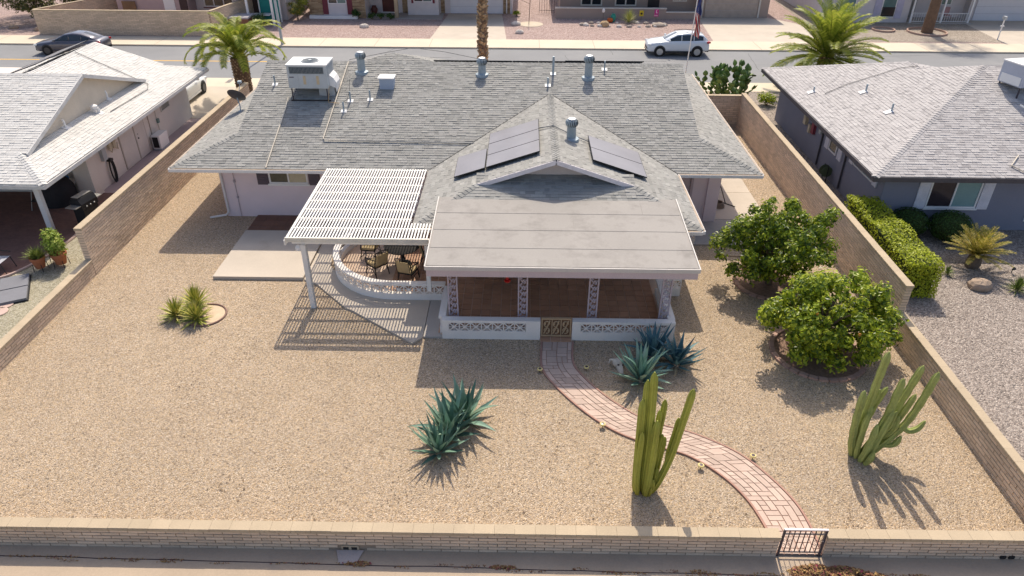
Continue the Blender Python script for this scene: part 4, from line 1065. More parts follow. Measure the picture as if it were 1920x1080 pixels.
# tree beds with block edging
def tree_bed(label, cx, cy, r_, a0, a1, mat):
    mb = MB(); mb.lathe([(.01,-.02),(r_,-.02),(r_,.012),(.01,.014)], (cx,cy,0), 30); b = tag(mb.build('mulch_bed', M('dark_mulch', (.25,.16,.12), .95, .3, 10, .2)), label, None, None, 'structure')
    n = int(abs(a1-a0)/360*2*math.pi*r_/.27); m1 = MB(); m1.box(-.125,.125,-.07,.07,-.03,.07); me = m1.mesh('edging_block', mat)
    for k in range(n):
        a = R(a0+(a1-a0)*(k+.5)/n); o = link('edging_block', me, b, (cx+r_*math.cos(a), cy+r_*math.sin(a), .0)); o.rotation_euler = (0,0,a+math.pi/2+random.uniform(-.08,.08))
eb = M('edging_block_rose', (.42,.27,.22), .9, .12, 4, .1, rand=.12)
tree_bed('mulched bed under the lighter citrus bush', 8.95, 17.2, 1.32, 100, 440, eb)
tree_bed('mulched bed under the dark citrus bush', 8.65, 21.2, 1.15, 100, 330, eb)

# ------------------------------------------------------------------ iron garden gate in the front wall
t = thing('iron_gate', 'dark wrought iron garden gate standing in the front wall gap', 'gate', (6.07,9.98,0))
gx0, gx1, gy, gz0, gz1 = 5.62, 6.5, 10.0, .06, .80
for x in (gx0,gx1):
    mb = MB(); mb.box(x-.02,x+.02,gy-.02,gy+.02,-.03,gz1); mb.build('post', dark_iron, t)
silv = M('worn_rail', (.50,.47,.50), .4, .1, 6, metal=.4)
mb = MB(); mb.box(gx0-.02,gx1+.02,gy-.022,gy+.022,gz1+.001,gz1+.03); mb.build('top_rail', silv, t)
for z in (.10,.68): mb = MB(); mb.box(gx0+.02,gx1-.02,gy-.012,gy+.012,z-.012,z+.012); mb.build('rail', dark_iron, t)
for k in range(7):
    x = gx0+(k+1)*(gx1-gx0)/8; mb = MB(); mb.box(x-.008,x+.008,gy-.009,gy+.009,.112,gz1); mb.build('bar', dark_iron, t)
for k in (0,1,6,7):
    x = gx0+(k+.5)*(gx1-gx0)/8; mb = MB()
    for s, zc in ((1,.45),(-1,.33)): mb = MB(); mb.tube([(x+s*(.04-.03*i/10)*math.cos(i*.6), gy, zc+(.045-.03*i/10)*math.sin(i*.6)) for i in range(11)], .006, 4); mb.build('scroll', dark_iron, t)
mb = MB(); mb.box(gx1-.05,gx1+.0,gy-.05,gy-.02,.35,.5); mb.build('latch', dark_iron, t)
# dry leaf litter and crack in the alley
rn = random.Random(5); mb = MB()
def litter(mb, cx, cy, rx, ry, n, hz=.0, sz=.035):
    for _ in range(n):
        a, q = rn.uniform(0,6.28), math.sqrt(rn.random()); x, y = cx+rx*q*math.cos(a), cy+ry*q*math.sin(a)
        z = -.025+hz*(1-q)*rn.random()+.004; m3 = Matrix.Rotation(rn.uniform(0,6.28),3,'Z')@Matrix.Rotation(rn.uniform(-.7,.7),3,'X'); s = sz*rn.uniform(.6,1.3)
        mb.add([Vector((x,y,z))+m3@Vector(v) for v in ((-s,0,0),(0,s*.5,.006),(s,0,0),(0,-s*.5,.006))], [(0,1,2,3)])
for _ in range(34):
    litter(mb, rn.gauss(6.55,.42), rn.gauss(9.52,.09), rn.uniform(.12,.4), rn.uniform(.06,.16), 110, rn.uniform(.04,.16), .045)
for x in [rn.uniform(-11,10) for _ in range(60)]: litter(mb, x, 9.62+(x+11)*-.006+rn.uniform(-.06,.06), .22, .03, 16, .01, .022)
litter(mb, -3.4, 9.62, .35, .05, 90, .02); litter(mb, -.3, 9.58, .3, .05, 90, .02)
tag(mb.build('dry_leaves', M('dry_leaf', (.2,.1,.05), .9, .1, palette=[(.12,.04,.03),(.30,.17,.07),(.46,.30,.12),(.20,.09,.05),(.36,.24,.1),(.30,.05,.09)])), 'dry brown and magenta leaves blown along the alley crack', None, None, 'stuff')
mb = MB(); pts = [(-13+i*.8, 9.69-i*.0086+rn.uniform(-.012,.012), -.028) for i in range(34)]
for a, b in zip(pts, pts[1:]): mb.bar(a, b, .018, .006)
tag(mb.build('concrete_crack', M('crack', (.05,.035,.04), .95)), 'thin dark crack running along the alley concrete', None, None, 'structure')
# twigs, leaf scraps and dark stones scattered over the yard gravel
mb = MB()
for _ in range(90):
    x, y = rn.uniform(-14.5,11.2), rn.uniform(10.4,20.5)
    for _ in range(rn.choice((2,4,9,16))):
        a = rn.uniform(0,6.28); px_, py_ = x+rn.gauss(0,.22), y+rn.gauss(0,.22)
        if -7.3 < px_ < 4.9 and py_ > 17.2: continue
        l = rn.uniform(.015,.05); w = rn.uniform(.006,.016); z = .012
        c, s_ = math.cos(a), math.sin(a)
        mb.add([(px_-c*l,py_-s_*l,z),(px_+s_*w,py_-c*w,z+.012),(px_+c*l,py_+s_*l,z+.004),(px_-s_*w,py_+c*w,z+.01)], [(0,1,2,3)])
tag(mb.build('yard_debris', M('debris', (.2,.14,.09), .95, .1, palette=[(.07,.05,.04),(.20,.13,.08),(.34,.24,.14),(.13,.10,.07)])), 'dry leaf scraps and twigs scattered over the tan gravel', None, None, 'stuff')
# tool stand and hose coil by the side of the house
t = thing('tool_stand', 'black metal rod stand leaning beside the side door', 'stand', (8.5,27.5,.05))
mb = MB(); mb.tube([(8.35,28.6,.95),(8.5,27.9,.5),(8.62,27.45,.07)], .02, 6); mb.build('rod', black_metal, t)
mb = MB(); mb.tube([(8.3,27.75,.07),(8.95,27.15,.07)], .02, 6); mb.build('foot_bar', black_metal, t)
t = thing('hose_coil', 'coiled brown hose on the walk beside the corner pier', 'hose', (8.25,27.1,.05))
mb = MB()
for k in range(5): mb.tube([(8.25+(.26-.02*k)*math.cos(R(a)),27.2+(.26-.02*k)*math.sin(R(a)),.08+.04*k) for a in range(0,361,20)], .022, 5)
mb.build('coil', M('hose_brown', (.25,.19,.14), .8), t)
# ------------------------------------------------------------------ patio furniture
blk = M('cast_black', (.03,.028,.027), .75, .1, 6, spec=.15); cush = M('straw_cushion', (.40,.30,.16), .9, .1, 8)
def patio_chair():
    t = thing('patio_chair', 'black metal chair', 'chair', (0,0,0), group='chairs around the patio table')
    mb = MB(); mb.box(-.25,.25,-.24,.24,.42,.5); mb.build('cushion', cush, t, local=True)
    mb = MB(); mb.box(-.27,.27,-.26,.26,.38,.415); mb.build('seat_frame', blk, t, local=True)
    mb = MB()
    for s in (-.26,.26): mb.tube([(s,.24,.4),(s,.30,.7),(s,.38,1.02)], .02, 6)
    mb.tube([(-.26,.38,1.02),(0,.40,1.07),(.26,.38,1.02)], .02, 6)
    mb.build('back_frame', blk, t, local=True)
    mb = MB()
    for k in range(7):
        x = -.2+k*.067; mb.tube([(x-.06,.27,.52),(x+.06,.385,1.02)], .007, 4); mb.tube([(x+.06,.27,.52),(x-.06,.385,1.02)], .007, 4)
    mb.build('lattice_back', blk, t, local=True)
    mb = MB(); mb.box(-.22,.22,.27,.33,.5,.93); mb.v = [(x,y+(z-.5)*.22,z) for x,y,z in mb.v]; mb.build('back_cushion', cush, t, local=True)
    for s in (-1,1):
        mb = MB(); mb.tube([(s*.26,.3,.72),(s*.3,.0,.68),(s*.29,-.24,.66),(s*.27,-.26,.42)], .02, 6); mb.build('armrest', blk, t, local=True)
        mb = MB(); mb.tube([(s*.25,-.24,.4),(s*.27,-.3,.0)], .02, 6); mb.build('leg', blk, t, local=True)
        mb = MB(); mb.tube([(s*.25,.24,.4),(s*.27,.3,.0)], .02, 6); mb.build('leg', blk, t, local=True)
        mb = MB(); mb.tube([(s*.27,-.28,.1),(s*.27,-.15,.28),(s*.27,.1,.3),(s*.27,.29,.1)], .013, 5); mb.build('brace', blk, t, local=True)
    return t
ch0 = patio_chair()
for i, (x,y,rz,lab) in enumerate(((-5.0,21.35,-2.35,'black metal chair with straw cushion facing the table from the curved wall side'),(-3.85,20.9,2.85,'black metal lattice back chair nearest the porch column'),(-5.45,22.5,-1.7,'black metal chair furthest left under the pergola'),(-3.2,22.0,1.9,'black metal chair half hidden by the porch roof'))):
    o = ch0 if i == 0 else copy_tree(ch0)
    o.location = (x,y,.1); o.rotation_euler = (0,0,rz); o['label'] = lab
t = thing('patio_table', 'dark slatted dining table under the pergola', 'table', (-4.2,22.0,.1))
mb = MB()
mb.lathe([(.01,.72),(.62,.72),(.64,.745),(.62,.76),(.01,.76)], (-4.2,22.0,.1), 28); mb.build('tabletop', blk, t, True)
mb = MB(); mb.lathe([(.3,0),(.3,.03),(.08,.07),(.06,.6),(.2,.715)], (-4.2,22.0,.1), 14); mb.build('pedestal', blk, t, True)
# ------------------------------------------------------------------ left hand neighbour
shingle_l = M('pale_shingle', (.5,.5,.5), .95, .04, .5, .08, 45, palette=[(.55,.53,.50),(.60,.58,.55),(.64,.62,.585),(.62,.60,.57)], bump=.25, bs=120)
shingle_r = M('lilac_grey_shingle', (.4,.4,.4), .95, .04, .5, .08, 45, palette=[(.34,.32,.315),(.43,.405,.395),(.47,.445,.435),(.44,.415,.405),(.50,.475,.46)], bump=.25, bs=120)
lh = thing('neighbour_house', 'pale house with light grey shingle roof on the left', 'house', (-24,30,0))
mb = MB(); mb.box(-45,-18.2,27.95,38.0,-.05,2.6); mb.build('wall', beige_stucco, lh)
mb = MB(); mb.box(-18.75,-18.05,27.4,28.0,-.05,2.6); mb.build('pilaster', beige_stucco, lh)
rf = Roof(lh, shingle_l)
eX, eY, rY = -17.1, 23.2, 29.6; rZ = 2.5+(rY-eY)/3; kk = 1.6; kz = 2.5+kk/3; gX = eX-kk
rf.plane([(-45,eY,2.5),(eX,eY,2.5),(gX,eY+kk,kz),(-45,eY+kk,kz)])
rf.plane([(-45,eY+kk,kz),(gX+.28,eY+kk,kz),(gX+.28,rY,rZ),(-45,rY,rZ)])
rf.plane([(gX+.28,34.4,kz),(-45,34.4,kz),(-45,rY,rZ),(gX+.28,rY,rZ)])
rf.plane([(eX,eY,2.5),(eX,38.7,2.5),(gX,38.7-kk,kz),(gX,eY+kk,kz)])
rf.plane([(gX,34.4,kz),(gX,37.3,kz),(-22,37.3,kz+1.1),(-22,31.1,kz+1.1)])
rf.plane([(-26.9,37.3,2.5),(-26.9,31.0,2.5),(-22,31.0,kz+1.1),(-22,37.3,kz+1.1)])
rf.plane([(eX,38.7,2.5),(-26.9,38.7,2.5),(-25.3,37.1,kz),(gX,37.1,kz)])
rf.finish(300, lambda q: q.x > -19.5)
mb = MB(); mb.add([(gX-.02,eY+kk-.1,kz-.02),(gX-.02,34.5,kz-.02),(gX-.02,rY,rZ-.03)], [(0,1,2)]); mb.build('gable_wall', M('cream_gable', (.64,.55,.44), .85, .05), lh)
rb = M('rake_grey_white', (.62,.60,.57), .6)
for y in (eY+kk-.05, 34.45):
    mb = MB(); mb.bar((gX+.3,rY,rZ-.06),(gX+.3,y,kz-.05), .05, .15); mb.build('rake_board', rb, lh)
for sgn, y in ((1,eY+kk),(-1,34.4)):
    pass
ridge_caps(lh, (eX,eY,2.5), (gX,eY+kk,kz), nN, nE, shingle_l)
ridge_caps(lh, (-30,rY,rZ), (gX+.25,rY,rZ), nN, nS, shingle_l)
ridge_caps(lh, (-22,31.1,kz+1.1), (-22,37.2,kz+1.1), nE, nW, shingle_l, False)
fascia(lh, [(eX+.03,eY-.02,2.5),(eX+.03,38.7,2.5)], rb, .14, .05)
fascia(lh, [(-45,eY-.03,2.5),(eX+.05,eY-.03,2.5)], rb, .14, .05, 'gutter')
mb = MB(); mb.box(-45,-17.2,eY+.1,27.9,2.33,2.36); mb.build('soffit', cream_white, lh)
mb = MB(); mb.box(-18.45,-18.25,24.38,24.55,-.05,2.34); mb.build('patio_post', white, lh)
window(lh, 'y', 27.95, -24.5, -21.2, .9, 2.1, -1, 2, .06, white, [glass_dark])
# side wall details
slab(lh, 'door', M('cream_door', (.66,.60,.54), .6, .04), -18.2,-18.16,31.80,32.75,.05,2.1)
d = slab(lh, 'door', M('cream_door', (.66,.60,.54)), -18.2,-18.165,30.45,31.7,.05,2.1)
mb = MB(); mb.ball((-18.13,31.95,1.0), .035,.035,.035, 8, 5); mb.build('handle', black_metal, d)
mb = MB(); mb.ball((-18.13,31.95,1.2), .02,.02,.02, 6, 4); mb.build('lock', black_metal, d)
for y in (30.4,31.75,32.78,33.3): slab(lh, 'wall_joint', M('cream_joint', (.45,.39,.33), .8), -18.2,-18.165,y-.018,y+.018,.05,2.35)  # door and wall lines in a darker cream
slab(lh, 'electric_panel', grey_metal, -18.2,-18.05,28.68,28.98,1.15,2.1)
mb = MB(); mb.box(-18.2,-18.1,29.4,29.62,1.4,1.85); mb.box(-18.2,-18.1,29.75,29.95,1.35,1.8); mb.tube([(-18.12,29.3,1.5),(-18.1,29.5,1.25),(-18.12,29.7,1.5)], .025, 6); mb.tube([(-18.12,29.85,1.35),(-18.12,30.05,1.2),(-18.12,30.1,1.5)], .025, 6); mb.lathe([(.09,0),(.09,.08)], (-18.1,29.85,1.65)); mb.build('meter', M('meter_cream', (.55,.47,.33), .7), lh)
window(lh, 'x', -18.2, 34.72, 35.72, 1.33, 2.2, 1, 1, .05, cream_white, [M('grey_blind', (.28,.27,.24), .6)])
slab(lh, 'vent_box', M('green_box', (.16,.24,.22), .6), -18.2,-18.1,34.05,34.2,1.0,1.2)
mb = MB(); mb.tube([(-18.17,34.1,2.35),(-18.17,34.1,.6),(-17.95,33.75,.45)], .02, 6); mb.tube([(-18.15,33.3,.62),(-18.1,33.6,.62)], .035, 6); mb.build('line_set', cream_white, lh)
mb = MB(); mb.lathe([(.02,.08),(.09,.06),(.1,0),(.02,-.02)], (-18.1,31.2,2.0)); mb.build('wall_lamp', M('lamp_glass', (.5,.5,.48), .3), lh, True)
# hanging hose
t = thing('garden_hose', 'black garden hose looped on the pale side wall', 'hose', (-18.1,29.15,1))
for k in range(4):
    mb = MB(); mb.tube([(-18.13+.02*k,29.15+.13*math.sin(R(a))*(1+.15*k),.55+(.48+.03*k)*math.cos(R(a))) for a in range(0,361,20)], .022, 5); mb.build('loop', black_metal, t)
mb = MB(); mb.box(-18.2,-18.02,29.05,29.28,.98,1.08); mb.build('hanger', black_metal, t)
# heat pump
t = thing('heat_pump', 'white wall side heat pump with dark fan grille', 'heat pump', (-17.85,33.4,0))
slab(t, 'casing', white, -18.1,-17.7,32.95,33.85,.08,.72)
slab(t, 'fan_grille', black_metal, -18.05,-17.78,32.93,32.949,.14,.66); slab(t, 'base', grey_metal, -18.1,-17.7,32.95,33.85,0,.078)
sheet('side_path', rect(-18.2,-15.12,27.9,37.7), .0, M('mauve_walk', (.40,.31,.31), .85, .06, .7), 'mauve concrete walk between the pale house and the wall', thick=.06)
pb = M('patio_brick', (.19,.105,.085), .85, .12, 2, .15, 9, bump=.2, bs=30)
pts = [(-40,20.6),(-18.9,20.6),(-18.1,20.85),(-17.75,21.3),(-17.5,21.9),(-17.3,22.8),(-17.17,23.7),(-17.12,24.5),(-16.6,25.3),(-15.9,26.0),(-15.2,26.4),(-15.2,27.9),(-40,27.9)]
br = sheet('brick_patio', pts, .03, pb, 'dark brick patio behind the pale house', thick=.08)
mb = MB(); mb.tube(bezier_path([(x,y,.03) for x,y in pts[1:11]],3), .05, 6); mb.build('edging', M('patio_edging', (.50,.37,.32), .85), br)
# covered grill, open grill, table
t = thing('covered_grill', 'round bundle under a black cover on the brick patio', 'grill', (-19.3,26.9,0))
mb = MB(); mb.lathe([(.62,.03),(.66,.3),(.64,.75),(.5,1.02),(.25,1.12),(.01,1.13)], (-19.3,26.9,0), 20); mb.v = [(x+random.uniform(-.02,.02),y+random.uniform(-.02,.02),z) for x,y,z in mb.v]; mb.build('cover', M('black_cover', (.03,.027,.03), .8, .2, 4), t, True)
t = thing('gas_grill', 'open black gas grill with steel lid beside the tall wall', 'grill', (-17.2,25.2,0), R(-12))
stl = M('steel', (.50,.50,.48), .35, .1, 6, metal=.6)
def lbox(name, mat, *a): mb = MB(); mb.box(*a); return mb.build(name, mat, t, local=True)
lbox('firebox', black_metal, -.26,.26,-.42,.42,.72,.95); lbox('cabinet', black_metal, -.24,.24,-.38,.38,.08,.70)
mb = MB(); mb.loft([[(-.26,y,.955),(-.22,y,1.12),(-.05,y,1.2),(.15,y,1.17),(.26,y,.955)] for y in (-.42,.42)]); mb.build('hood', black_metal, t, True, True)
lbox('hood_panel', stl, -.18,.12,-.36,.36,1.202,1.215)
lbox('side_shelf', stl, -.24,.24,-.72,-.43,.90,.93); lbox('side_shelf', stl, -.24,.24,.43,.72,.90,.93)
for y in (-.2,0,.2):
    mb = MB(); mb.ball((.28,y,.82), .03,.03,.03, 8, 5); mb.build('knob', stl, t, local=True)
for x in (-.2,.2):
    for y in (-.34,.34): mb = MB(); mb.lathe([(.07,-.02),(.07,.02)], (x,y,.07), 12, Matrix.Rotation(R(90),3,'X')); mb.build('wheel', rubber, t, local=True)
t = thing('folding_table', 'white folding table against the pale wall', 'table', (-19.0,27.6,0))
slab(t, 'tabletop', white, -19.7,-18.8,27.25,27.85,.70,.74)
for x in (-19.65,-18.85):
    for y in (27.3,27.8): mb = MB(); mb.tube([(x,y,.03),(x,y,.70)], .02, 6); mb.build('leg', white, t)
o = slab(None, 'blue_bucket', M('blue_plastic', (.03,.22,.55), .4), -19.5,-19.2,27.4,27.7,.742,.92); tag(o, 'bright blue bin on the white folding table', 'bin')
t = thing('folding_chair', 'folded metal chair behind the white patio post', 'chair', (-19.9,26.3,.03))
mb = MB(); mb.tube([(-20.1,26.1,.03),(-19.95,26.3,.9)], .015, 6); mb.tube([(-19.7,26.1,.03),(-19.6,26.3,.9)], .015, 6); mb.tube([(-19.95,26.3,.9),(-19.6,26.3,.9)], .015, 6); mb.build('frame', stl, t)
mb = MB(); mb.box(-20.0,-19.65,26.1,26.45,.42,.45); mb.build('seat', black_metal, t)
# golden barrel cacti behind the wall
gold = M('golden_cactus', (.50,.36,.06), .8, .2, 12, .15)
for lab, x, y, r_ in (('round golden barrel cactus closest to the hose',-16.2,27.35,.27),('round golden barrel cactus between two others',-16.45,26.85,.24),('round golden barrel cactus closest to the gas grill',-16.5,26.45,.22)):
    t = thing('barrel_cactus', lab, 'cactus', (x,y,0), group='golden barrel cacti')
    mb = MB(); n = 36
    mb.loft([[Vector((x+r_*math.sin(math.pi*(i+.3)/9.6)*(1 if k%2 else .9)*math.cos(6.2832*k/n), y+r_*math.sin(math.pi*(i+.3)/9.6)*(1 if k%2 else .9)*math.sin(6.2832*k/n), .35-r_*1.1*math.cos(math.pi*(i+.3)/9.6))) for k in range(n)] for i in range(10)])
    mb.build('body', gold, t)
    mb = MB(); mb.lathe([(.15,.0),(.2,.25),(.21,.27)], (x,y,0), 14); mb.build('pot', terracotta, t)
# potted plants
def pot_plant(lab, x, y, r_, plant):
    t = thing('potted_plant', lab, 'potted plant', (x,y,0), group='potted plants by the brick patio')
    mb = MB(); mb.lathe([(r_*.62,.12),(r_*.9,.45),(r_,.46),(r_,.54),(r_*.9,.54),(r_*.86,.48),(.01,.48)], (x,y,0), 20); mb.build('pot', terracotta, t, True)
    for a in range(0,360,90):
        mb = MB(); mb.tube([(x+r_*.95*math.cos(R(a+45)),y+r_*.95*math.sin(R(a+45)),0),(x+r_*.85*math.cos(R(a+45)),y+r_*.85*math.sin(R(a+45)),.3)], .012, 5); mb.build('stand_leg', black_metal, t)
    plant(t, x, y)
pgm = M('pot_leaf', (.18,.25,.06), .5, .15, 5, .1, palette=[(.14,.19,.04),(.28,.34,.07),(.44,.46,.14)], trans=.35)
pgm2 = M('pot_leaf_bright', (.2,.3,.05), .5, .15, 5, .1, palette=[(.16,.25,.03),(.32,.42,.06),(.52,.54,.14)], trans=.35)
def grassy(t, x, y):
    rn = random.Random(3); mb = MB()
    for i in range(150):
        az = rn.uniform(0,6.28); leaf_blade(mb, (x+rn.uniform(-.1,.1),y+rn.uniform(-.1,.1),.48), az, R(rn.uniform(25,88)), rn.uniform(.35,.55), .03, -.5, .003, .2, 4)
    mb.build('foliage', pgm, t)
def bushy(t, x, y):
    rn = random.Random(4); leaf_mass([((x,y,.75),.3),((x-.05,y+.1,1.0),.26),((x+.1,y-.05,.9),.24)], 900, .13, rn, flat=.4).build('foliage', pgm2, t)
pot_plant('grassy plant in a terracotta pot nearest the garden chair', -17.0, 21.45, .25, grassy)
pot_plant('bushy bright green plant in a terracotta pot nearest the tall wall', -16.42, 21.75, .27, bushy)
pot_plant('tall bushy plant in a terracotta pot behind the other two', -16.75, 22.05, .24, bushy)
# garden chair at the picture edge
t = thing('sling_chair', 'black framed sling chair at the edge of the brick patio', 'chair', (-18.4,21.6,.03))
for s in (-.28,.28):
    mb = MB(); mb.tube([(-18.0,21.35+s,.03),(-18.15,21.4+s,.42),(-18.75,21.5+s,.36),(-19.05,21.55+s,.98)], .018, 6); mb.tube([(-18.85,21.5+s,.03),(-18.5,21.45+s,.62),(-18.05,21.4+s,.62)], .018, 6); mb.build('side_frame', black_metal, t)
mb = MB(); mb.add([(-18.13,21.1,.43),(-18.13,21.7,.43),(-18.75,21.8,.37),(-18.75,21.2,.37),(-19.05,21.85,.98),(-19.05,21.25,.98)], [(0,1,2,3),(3,2,4,5)]); mb.build('sling', M('sling_fabric', (.42,.42,.45), .8), t)
# umbrella base of four dark tiles
t = thing('umbrella_base', 'umbrella base of four dark grey slabs on the gravel', 'umbrella base', (-17.55,19.85,0), R(28))
for i, (x,y) in enumerate(((-.46,-.46),(.46,-.46),(.46,.46),(-.46,.46))):
    mb = MB(); mb.box(x-.43,x+.43,y-.43,y+.43,.03,.11); mb.build('slab', M('dark_slab', (.20,.20,.22), .7, .06), t, local=True)
mb = MB(); mb.box(-.93,.93,-.93,.93,.0,.029); mb.build('frame', black_metal, t, local=True)
mb = MB(); mb.lathe([(.06,.0),(.05,.5)], (0,0,.0), 12); mb.build('sleeve', black_metal, t, local=True)
for lab, x, y in (('pale pink stepping stone nearest the umbrella base',-16.92,19.22),('pale pink stepping stone further along the low wall',-16.85,18.78),('pale pink stepping stone beside the patio edge',-17.5,20.75)):
    mb = MB(); mb.lathe([(.01,.0),(.26,.0),(.27,.02),(.25,.03),(.01,.03)], (x,y,0), 14); tag(mb.build('stepping_stone', M('pink_stone', (.55,.40,.34), .9, .1)), lab, 'stepping stone', 'stepping stones')
# vents and cables on the left roof
def pv2(lab, x, y, h, r_, hood=False):
    z = 2.5+(eX-x)/3; t = thing('vent_pipe', lab, 'vent', (x,y,z), group='vents on the pale roof')
    mb = MB(); mb.tube([(x,y,z-.05),(x,y,z+h*.7),(x-.03,y-.02,z+h)], r_, 9); mb.build('pipe', white, t, True)
    mb = MB(); mb.obox((x,y,z+.02), (.35,.3,.012), Matrix.Rotation(math.atan(1/3),3,'Y')); mb.build('flashing', white, t)
    if hood: mb = MB(); mb.lathe([(.14,0),(.15,.12),(.01,.2)], (x-.1,y-.1,z+h)); mb.build('hood', white, t, True)
pv2('white bent vent pipe highest on the pale roof', -18.72, 31.4, .38, .05); pv2('white hooded vent in the middle of the pale roof', -18.35, 29.85, .22, .07, True); pv2('white vent pipe lowest on the pale roof', -18.6, 27.7, .35, .045)
def zEl(x): return 2.5+(eX-x)/3
conduit('thin cable fixed across the pale roof', [(-18.05,30.2,zEl(-18.05)+.05),(-17.95,33.6,zEl(-17.95)+.05),(-18.2,34.2,zEl(-18.2)+.05),(-20.8,34.9,zEl(-20.8)+.05),(-21.9,35.2,zEl(-21.9)+.06)], .016, M('cable', (.2,.19,.18)), 'roof_cable')
for k, y in enumerate((33.0,34.3,35.4,36.5)):
    panel_c = Vector((-23.0,y,kz+1.1-.33+.2)); t = thing('solar_panel', 'dark solar panel behind the ridge of the pale roof', 'solar panel', panel_c, group='solar panels on the pale roof')
    m3 = Matrix.Rotation(-math.atan(1/3),3,'Y'); mb = MB(); mb.obox(panel_c, (1.7,1.05,.04), m3); mb.build('frame', sframe, t); mb = MB(); mb.obox(panel_c+m3@Vector((0,0,.021)), (1.66,1.01,.004), m3); mb.build('glass', solar, t)

# ------------------------------------------------------------------ right hand neighbour
rh = thing('neighbour_house', 'dark grey house with lilac grey shingle roof on the right', 'house', (20,31,0))
mb = MB(); mb.box(13.95,45,25.45,38.5,-.05,2.6); mb.build('wall', grey_stucco, rh)
rf = Roof(rh, shingle_r)
x0, y0 = 13.13, 24.75; rz_ = 2.5+6.9/3
rf.plane([(x0,y0,2.5),(x0,39.6,2.5),(18.25,34.48,2.5+5.12/3),(18.25,29.87,2.5+5.12/3)])
rf.plane([(18.25,29.87,2.5+5.12/3),(18.25,33.43,2.5+5.12/3),(20.03,31.65,rz_)])
rf.plane([(x0,y0,2.5),(45,y0,2.5),(45,31.65,rz_),(20.03,31.65,rz_)])
rf.plane([(18.25,34.48,2.5+5.12/3),(23.4,39.6,2.5),(23.4,30,2.5),(18.25,31.5,2.5+5.12/3)])
rf.plane([(x0,39.6,2.5),(23.4,39.6,2.5),(18.25,34.48,2.5+5.12/3)])
rf.plane([(20.03,31.65,rz_),(45,31.65,rz_),(45,38.55,2.5),(26.93,38.55,2.5)])
rf.finish(300, lambda q: q.x < 20.5 and q.y < 34)
nWr = (-1,0,3)
ridge_caps(rh, (x0,y0,2.5), (20.03,31.65,rz_), nN, nWr, shingle_r)
ridge_caps(rh, (18.25,33.4,2.5+5.12/3), (18.25,34.48,2.5+5.12/3), nE, nWr, shingle_r)
ridge_caps(rh, (x0,39.6,2.5), (18.25,34.48,2.5+5.12/3), nS, nWr, shingle_r, False)
dkf = M('dark_fascia', (.09,.08,.085), .6)
fascia(rh, [(x0-.03,39.6,2.5),(x0-.03,y0,2.5)], dkf, .18, .05); fascia(rh, [(x0-.05,y0-.03,2.5),(45,y0-.03,2.5)], dkf, .18, .05)
mb = MB(); mb.box(x0+.02,45,y0+.05,25.4,2.38,2.4); mb.box(x0+.02,13.93,25.4,39.4,2.38,2.4); mb.build('soffit', dkf, rh)
window(rh, 'y', 25.45, 15.72, 17.68, .95, 2.2, -1, 2, .06, white, [M('brown_glass', (.045,.035,.04), .1, .3, 2), M('aqua_blind', (.20,.33,.33), .25, .05)], sill=True)
shw = M('shutter_white', (.66,.65,.70), .6)
for a in (15.28,17.72):
    mb = MB(); mb.box(a,a+.42,25.40,25.45,.90,2.25); 
    for k in range(12): mb.box(a+.05,a+.37,25.392,25.40,.97+k*.1,.97+k*.1+.07)
    mb.build('shutter', shw, rh)
slab(rh, 'shutter', shw, 19.75,20.1,25.40,25.45,.4,2.2)
window(rh, 'x', 13.95, 30.1, 30.95, 1.2, 2.2, -1, 1, .06, white, [glass_dark])
for y in (29.5,31.0): slab(rh, 'shutter', shw, 13.90,13.95,y,y+.42,1.15,2.25)
window(rh, 'x', 13.95, 26.4, 28.3, 1.55, 2.2, -1, 2, .05, white, [M('aqua_blind', (.2,.33,.33)), glass_dark])
for y in (28.35,26.0): slab(rh, 'shutter', shw, 13.90,13.95,y,y+.36,1.5,2.25)
for y in (31.8,29.05):
    mb = MB(); mb.tube([(13.9,y,2.35),(13.9,y,.1)], .04, 8); mb.build('downspout', M('dark_pipe', (.07,.07,.08), .6), rh)
mb = MB(); mb.box(13.8,13.95,33.9,34.2,1.3,1.9); mb.lathe([(.12,0),(.12,.08)], (13.78,34.05,1.65), 12, Matrix.Rotation(R(90),3,'Y')); mb.box(13.82,13.95,33.3,33.5,1.1,1.5); mb.build('meter', M('meter_cream', (.55,.47,.33)), rh)
slab(rh, 'fuse_box', M('red_box', (.25,.05,.07), .6), 13.82,13.95,32.8,33.1,1.2,1.75); slab(rh, 'fuse_box', grey_metal, 13.84,13.95,31.95,32.2,1.5,1.8)
t = thing('hose_reel', 'green hose reel against the dark grey side wall', 'hose reel', (14.0,30.2,0), group=None)
mb = MB(); mb.lathe([(.25,-.14),(.25,-.12),(.12,-.11),(.12,.11),(.25,.12),(.25,.14)], (13.72,30.2,.45), 16, Matrix.Rotation(R(90),3,'X')); mb.build('drum', M('reel_green', (.10,.13,.07), .6), t)
mb = MB(); mb.tube([(13.72,29.98,0),(13.72,29.98,.7),(13.72,30.42,.7),(13.72,30.42,0)], .02, 6); mb.build('frame', black_metal, t)
